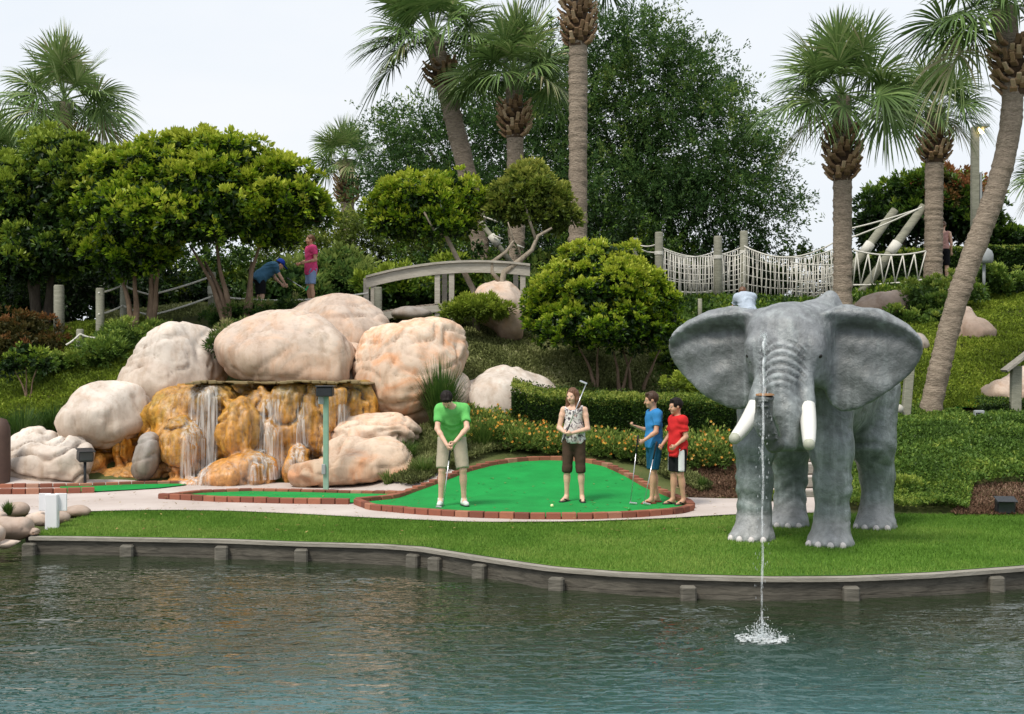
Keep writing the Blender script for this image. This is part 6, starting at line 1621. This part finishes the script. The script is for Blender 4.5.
# ---- rope rail with posts, upper left
rl = thing('rope_fence', 'timber post and white rope fence along the upper path under the bright tree', 'rope fence', onground(200, 29))
ps = [(100,27.6,288),(124,28.4,280),(152,28.6,290),(212,29.3,272),(378,29.0,287)]
tops = []
for px, Y, tp_ in ps:
    M = MB(); t = post(M, px, Y, tp_, .085); tops.append(t); build('post', M, m_post, rl, True)
for a, b_ in ((0, 1), (1, 2), (2, 3)):
    for dz in (.10, .52): build('rope', MB().tube(sag(tops[a]-np.array([0, .09, dz]), tops[b_]-np.array([0, .09, dz]), .025), .020, 6), M_rope, rl, True)
build('rope', MB().tube(sag(at(212, 296, 29.2), at(368, 293, 29), .12, 24), .020, 6), M_rope, rl, True)
build('rope_lashing', MB().lathe(at(212, 290, 29.3), [(.09,-.08),(.10,-.03),(.09,0),(.10,.04),(.09,.08)], 12), M_rope, rl, True)
for px, Y, tp_, r_, lab in ((59,28.6,285,.11,'upright timber stub behind the reddish shrub'),(80,27.2,329,.075,'short timber stub with rope below the dark tree at the left')):
    t = thing('timber_post', lab, 'post', onground(px, Y)); M = MB(); post(M, px, Y, tp_, r_); build('log', M, m_post, t, True)
    if px == 80:
        M = MB(); M.tube(sag(at(80, 334, 27.1), at(96, 338, 27.2), .02), .02, 6); M.tube(sag(at(80, 334, 27.1), at(66, 345, 27), .02), .02, 6); build('rope', M, M_rope, t, True)

# ---- box section lamp by the waterfall
M_green = plain('verdigris_paint', (.22,.36,.27), .5, .2, 6); M_dark = plain('black_fixture', (.018,.020,.024), .45, .2, 8); M_grey = plain('grey_metal', (.30,.32,.33), .45, .15, 8)
g = G(326, 491); Yl = 22.4; bx = (326-512)*Yl/F
lp = thing('lamp_post', 'slim green lamp post with a black box head in front of the waterfall', 'lamp post', (bx, Yl, Hs(bx, Yl)))
zt = at(0, 396, Yl)[2]
build('pole', MB().box((bx, Yl, (zt+Hs(bx, Yl)-.1)/2), (.085, .085, zt-Hs(bx, Yl)+.1), bev=.01), M_green, lp)
build('lamp_head', MB().box((bx-.01, Yl-.03, zt+.07), (.26, .28, .15), bev=.015).box((bx-.01, Yl-.03, zt+.157), (.29, .31, .02), bev=.005), M_dark, lp)
build('bracket', MB().box((bx-.07, Yl-.02, zt-.06), (.09, .12, .14), bev=.01), M_grey, lp)
build('junction_box', MB().box((bx-.03, Yl-.06, Hs(bx, Yl)+.35), (.06, .05, .16), bev=.008), M_grey, lp)
# ---- tall lit lamp post at the upper right
Yp = 40; p0 = onground(977, Yp, 0); zt = at(0, 127, Yp)[2]
lt = thing('lamp_post', 'tall timber lamp post with a lit lamp beside the curved palm', 'lamp post', p0)
build('pole', MB().box((p0[0]-.06, Yp, (zt+p0[2])/2), (.20, .20, zt-p0[2]), bev=.01), m_post, lt)
build('conduit', MB().box((p0[0]+.09, Yp-.06, (zt+p0[2])/2-.6), (.06, .06, zt-p0[2]-1.4), bev=.005), M_grey, lt)
build('lamp_head', MB().box((p0[0]+.12, Yp-.08, zt+.02), (.34, .34, .10), bev=.02), M_grey, lt)
m_em, nt, N, L = new_mat('lit_lamp'); e = nt.nodes.new('ShaderNodeEmission'); e.inputs[0].default_value = (1, .72, .28, 1); e.inputs[1].default_value = 9; o = nt.nodes.new('ShaderNodeOutputMaterial'); L.new(e.outputs[0], o.inputs[0])
build('lamp_glass', MB().box((p0[0]+.07, Yp-.15, zt-.13), (.14, .10, .16), bev=.02), m_em, lt)
# ---- dark dome speaker on the slope
d0 = at(884, 256, 33.5)
d0 = at(984, 256, 33.5)
t = thing('dome_lamp', 'round grey dome lamp behind the curved palm trunk on the slope', 'dome lamp', d0-np.array([0, 0, .4]))
build('dome', MB().lathe(d0, [(.001,.20),(.10,.185),(.18,.12),(.215,.03),(.215,-.10),(.19,-.17),(.001,-.18)], 20), M_grey, t, True); build('stem', MB().tube([d0-np.array([0, 0, .9]), d0-np.array([0, 0, .15])], .04, 8), M_grey, t, True)
# ---- floodlights
def flood(label, px, py, Y, w_, h_, rz=0):
    c_ = at(px, py, Y); t = thing('floodlight', label, 'floodlight', (c_[0], Y, Hs(c_[0], Y)))
    build('housing', MB().box(c_, (w_, .22, h_), rz=rz, rx=.15, bev=.02), M_dark, t); build('lens', MB().box(c_+Rz(rz)@np.array([0, -.112, .0]), (w_*.85, .01, h_*.78), rz=rz, rx=.15, bev=.003), plain('lens_glass', (.05,.055,.06), .12, .1), t)
    build('stake', MB().tube([(c_[0], Y, Hs(c_[0], Y)-.1), c_-np.array([0, 0, h_*.45])], .025, 8), M_dark, t, True); build('visor', MB().box(c_+Rz(rz)@np.array([0, -.05, h_/2+.015]), (w_+.03, .30, .015), rz=rz, rx=.15, bev=.004), M_dark, t)
flood('black floodlight box in the mulch bed at the right', 1005, 507, 19.0, .24, .19, -.15)
flood('small black floodlight in the cave between the white rocks', 85, 456, 23.0, .24, .17, .5)
# ---- blank white signboard
c_ = at(53, 507, 17.6); Ys = 17.6
t = thing('signboard', 'small blank white signboard on a single post near the left shore', 'sign', (c_[0], Ys, -.05)); M_sign = plain('white_sign_paint', (.74,.74,.76), .5, .04, 6)
build('panel', MB().box((c_[0]-.10, Ys, at(0, 502, Ys)[2]), (.15, .025, .22), bev=.004).box((c_[0]+.10, Ys, at(0, 502, Ys)[2]), (.15, .025, .22), bev=.004), M_sign, t)
build('post', MB().box((c_[0], Ys-.03, at(0, 512, Ys)[2]), (.155, .10, .46), bev=.01), M_sign, t)
# ---- dark post at the far left
t = thing('carved_post', 'dark brown rounded timber post at the left edge beside the grass tufts', 'post', onground(1, 22.8)); build('log', MB().lathe(onground(1, 22.8, 0), [(.14,-.2),(.15,.3),(.15,.75),(.14,.92),(.09,1.03),(.001,1.06)], 16), plain('dark_wood', (.07,.04,.03), .7, .3, 5), t, True)
# ---- posts behind the elephant
Yq = 25.2
t = thing('timber_post', 'square greenish timber post with a round lamp behind the elephant right flank', 'post', onground(905, Yq, 0)); M = MB(); a = onground(904, Yq, -.2); b_ = at(910, 364, Yq); M.bar(a, b_, .15, .15, bev=.012); build('log', M, m_post, t)
build('round_lamp', MB().ball(at(899, 409, Yq-.15), .085, 14), plain('weathered_globe', (.42,.40,.36), .6, .1), t, True); build('crossbar', MB().bar(at(896, 374, Yq), at(912, 362, Yq), .08, .06), m_post, t)
p0 = onground(1015, 25.5, 0); t = thing('roofed_post', 'timber post with a small slanted roof board at the right edge', 'post', p0)
build('log', MB().bar(p0-np.array([0, 0, .3]), at(1016, 366, 25.5), .18, .15, bev=.012), m_post, t); build('roof_board', MB().bar(at(1004, 371, 25.4), at(1034, 348, 25.4), .34, .05), m_cap, t)
p0 = onground(979, 25.0, 0); t = thing('utility_box', 'small grey electrical box on a stub post among the ivy', 'utility box', p0); build('box', MB().box(at(979, 417, 25), (.17, .13, .24), bev=.015), M_grey, t); build('stub', MB().box(at(979, 425, 25.02), (.10, .08, .36), bev=.01), m_post, t); build('cover_plate', MB().box(at(979, 417, 24.93), (.11, .01, .15), bev=.003), M_dark, t)
# ---- timber steps behind the elephant
p0 = onground(805, 20.9, 0); st = thing('steps', 'pale timber faced steps rising behind the elephant belly', 'steps', p0)
for i in range(6):
    Y = 20.9+i*.38; z = .0+i*.17; x = (806-512)*Y/F
    build('riser', MB().box((x, Y, z+.07), (1.0, .10, .155), bev=.012), m_cap, st); build('tread', MB().box((x, Y+.21, z+.12), (1.0, .30, .06), bev=.006), m_path, st)
# small posts: green rail on the clipped tree side of the bridge
M = MB(); t = thing('timber_post', 'thin timber post beside the elephant ear on the upper slope', 'post', onground(700, 33)); 
a = onground(700, 33, -.1); build('log', MB().tube([a, a+np.array([0, 0, .7])], .05, 10, rn=.1), m_post, t, True)
# ================================================================== camera, sky, sun
cam = bpy.data.cameras.new('camera'); co = bpy.data.objects.new('camera', cam); COL.objects.link(co)
co.location = (0, 0, EYE); co.rotation_euler = (PI/2, 0, 0)
cam.sensor_width = 36; cam.lens = F/1024*36; cam.clip_end = 2000; cam.clip_start = .1
scene.camera = co
w = bpy.data.worlds.new('World'); scene.world = w; w.use_nodes = True
nt = w.node_tree; nt.nodes.clear()
SE, SR = math.radians(56), math.radians(215)
sky = nt.nodes.new('ShaderNodeTexSky'); sky.sky_type = 'NISHITA'; sky.sun_disc = False
sky.sun_elevation = SE; sky.sun_rotation = SR; sky.dust_density = 4; sky.air_density = 1.2
bg = nt.nodes.new('ShaderNodeBackground'); out = nt.nodes.new('ShaderNodeOutputWorld')
tc = nt.nodes.new('ShaderNodeTexCoord'); mp = nt.nodes.new('ShaderNodeMapping'); mp.inputs['Scale'].default_value = (1, 1, 3)
nt.links.new(tc.outputs['Generated'], mp.inputs['Vector'])
cl = noise(nt, mp.outputs['Vector'], 1.6, 5, .55, .3)
cr = ramp(nt, [(.3, (7.2, 7.9, 8.7)), (.7, (8.5, 8.7, 9.0))]); nt.links.new(cl, cr.inputs[0])
c = mixc(nt, .88, sky.outputs[0], cr.outputs[0])      # a bright veil of thin cloud over the blue
nt.links.new(c, bg.inputs['Color']); bg.inputs['Strength'].default_value = .12
nt.links.new(bg.outputs[0], out.inputs['Surface'])
sun = bpy.data.lights.new('sun', 'SUN'); sun.energy = 3.2; sun.angle = math.radians(16); sun.color = (1, .94, .84)
so = bpy.data.objects.new('sun', sun); COL.objects.link(so); so.location = (0, 0, 30)
# light comes from behind the camera, from the left
d = Vector((math.sin(SR)*math.cos(SE), math.cos(SR)*math.cos(SE), math.sin(SE)))
so.rotation_euler = d.to_track_quat('Z', 'Y').to_euler()
scene.view_settings.view_transform = 'Standard'; scene.view_settings.look = 'None'; scene.view_settings.exposure = 0
scene.render.engine = 'CYCLES'
scene.cycles.max_bounces = 8; scene.cycles.transparent_max_bounces = 16; scene.cycles.transmission_bounces = 4
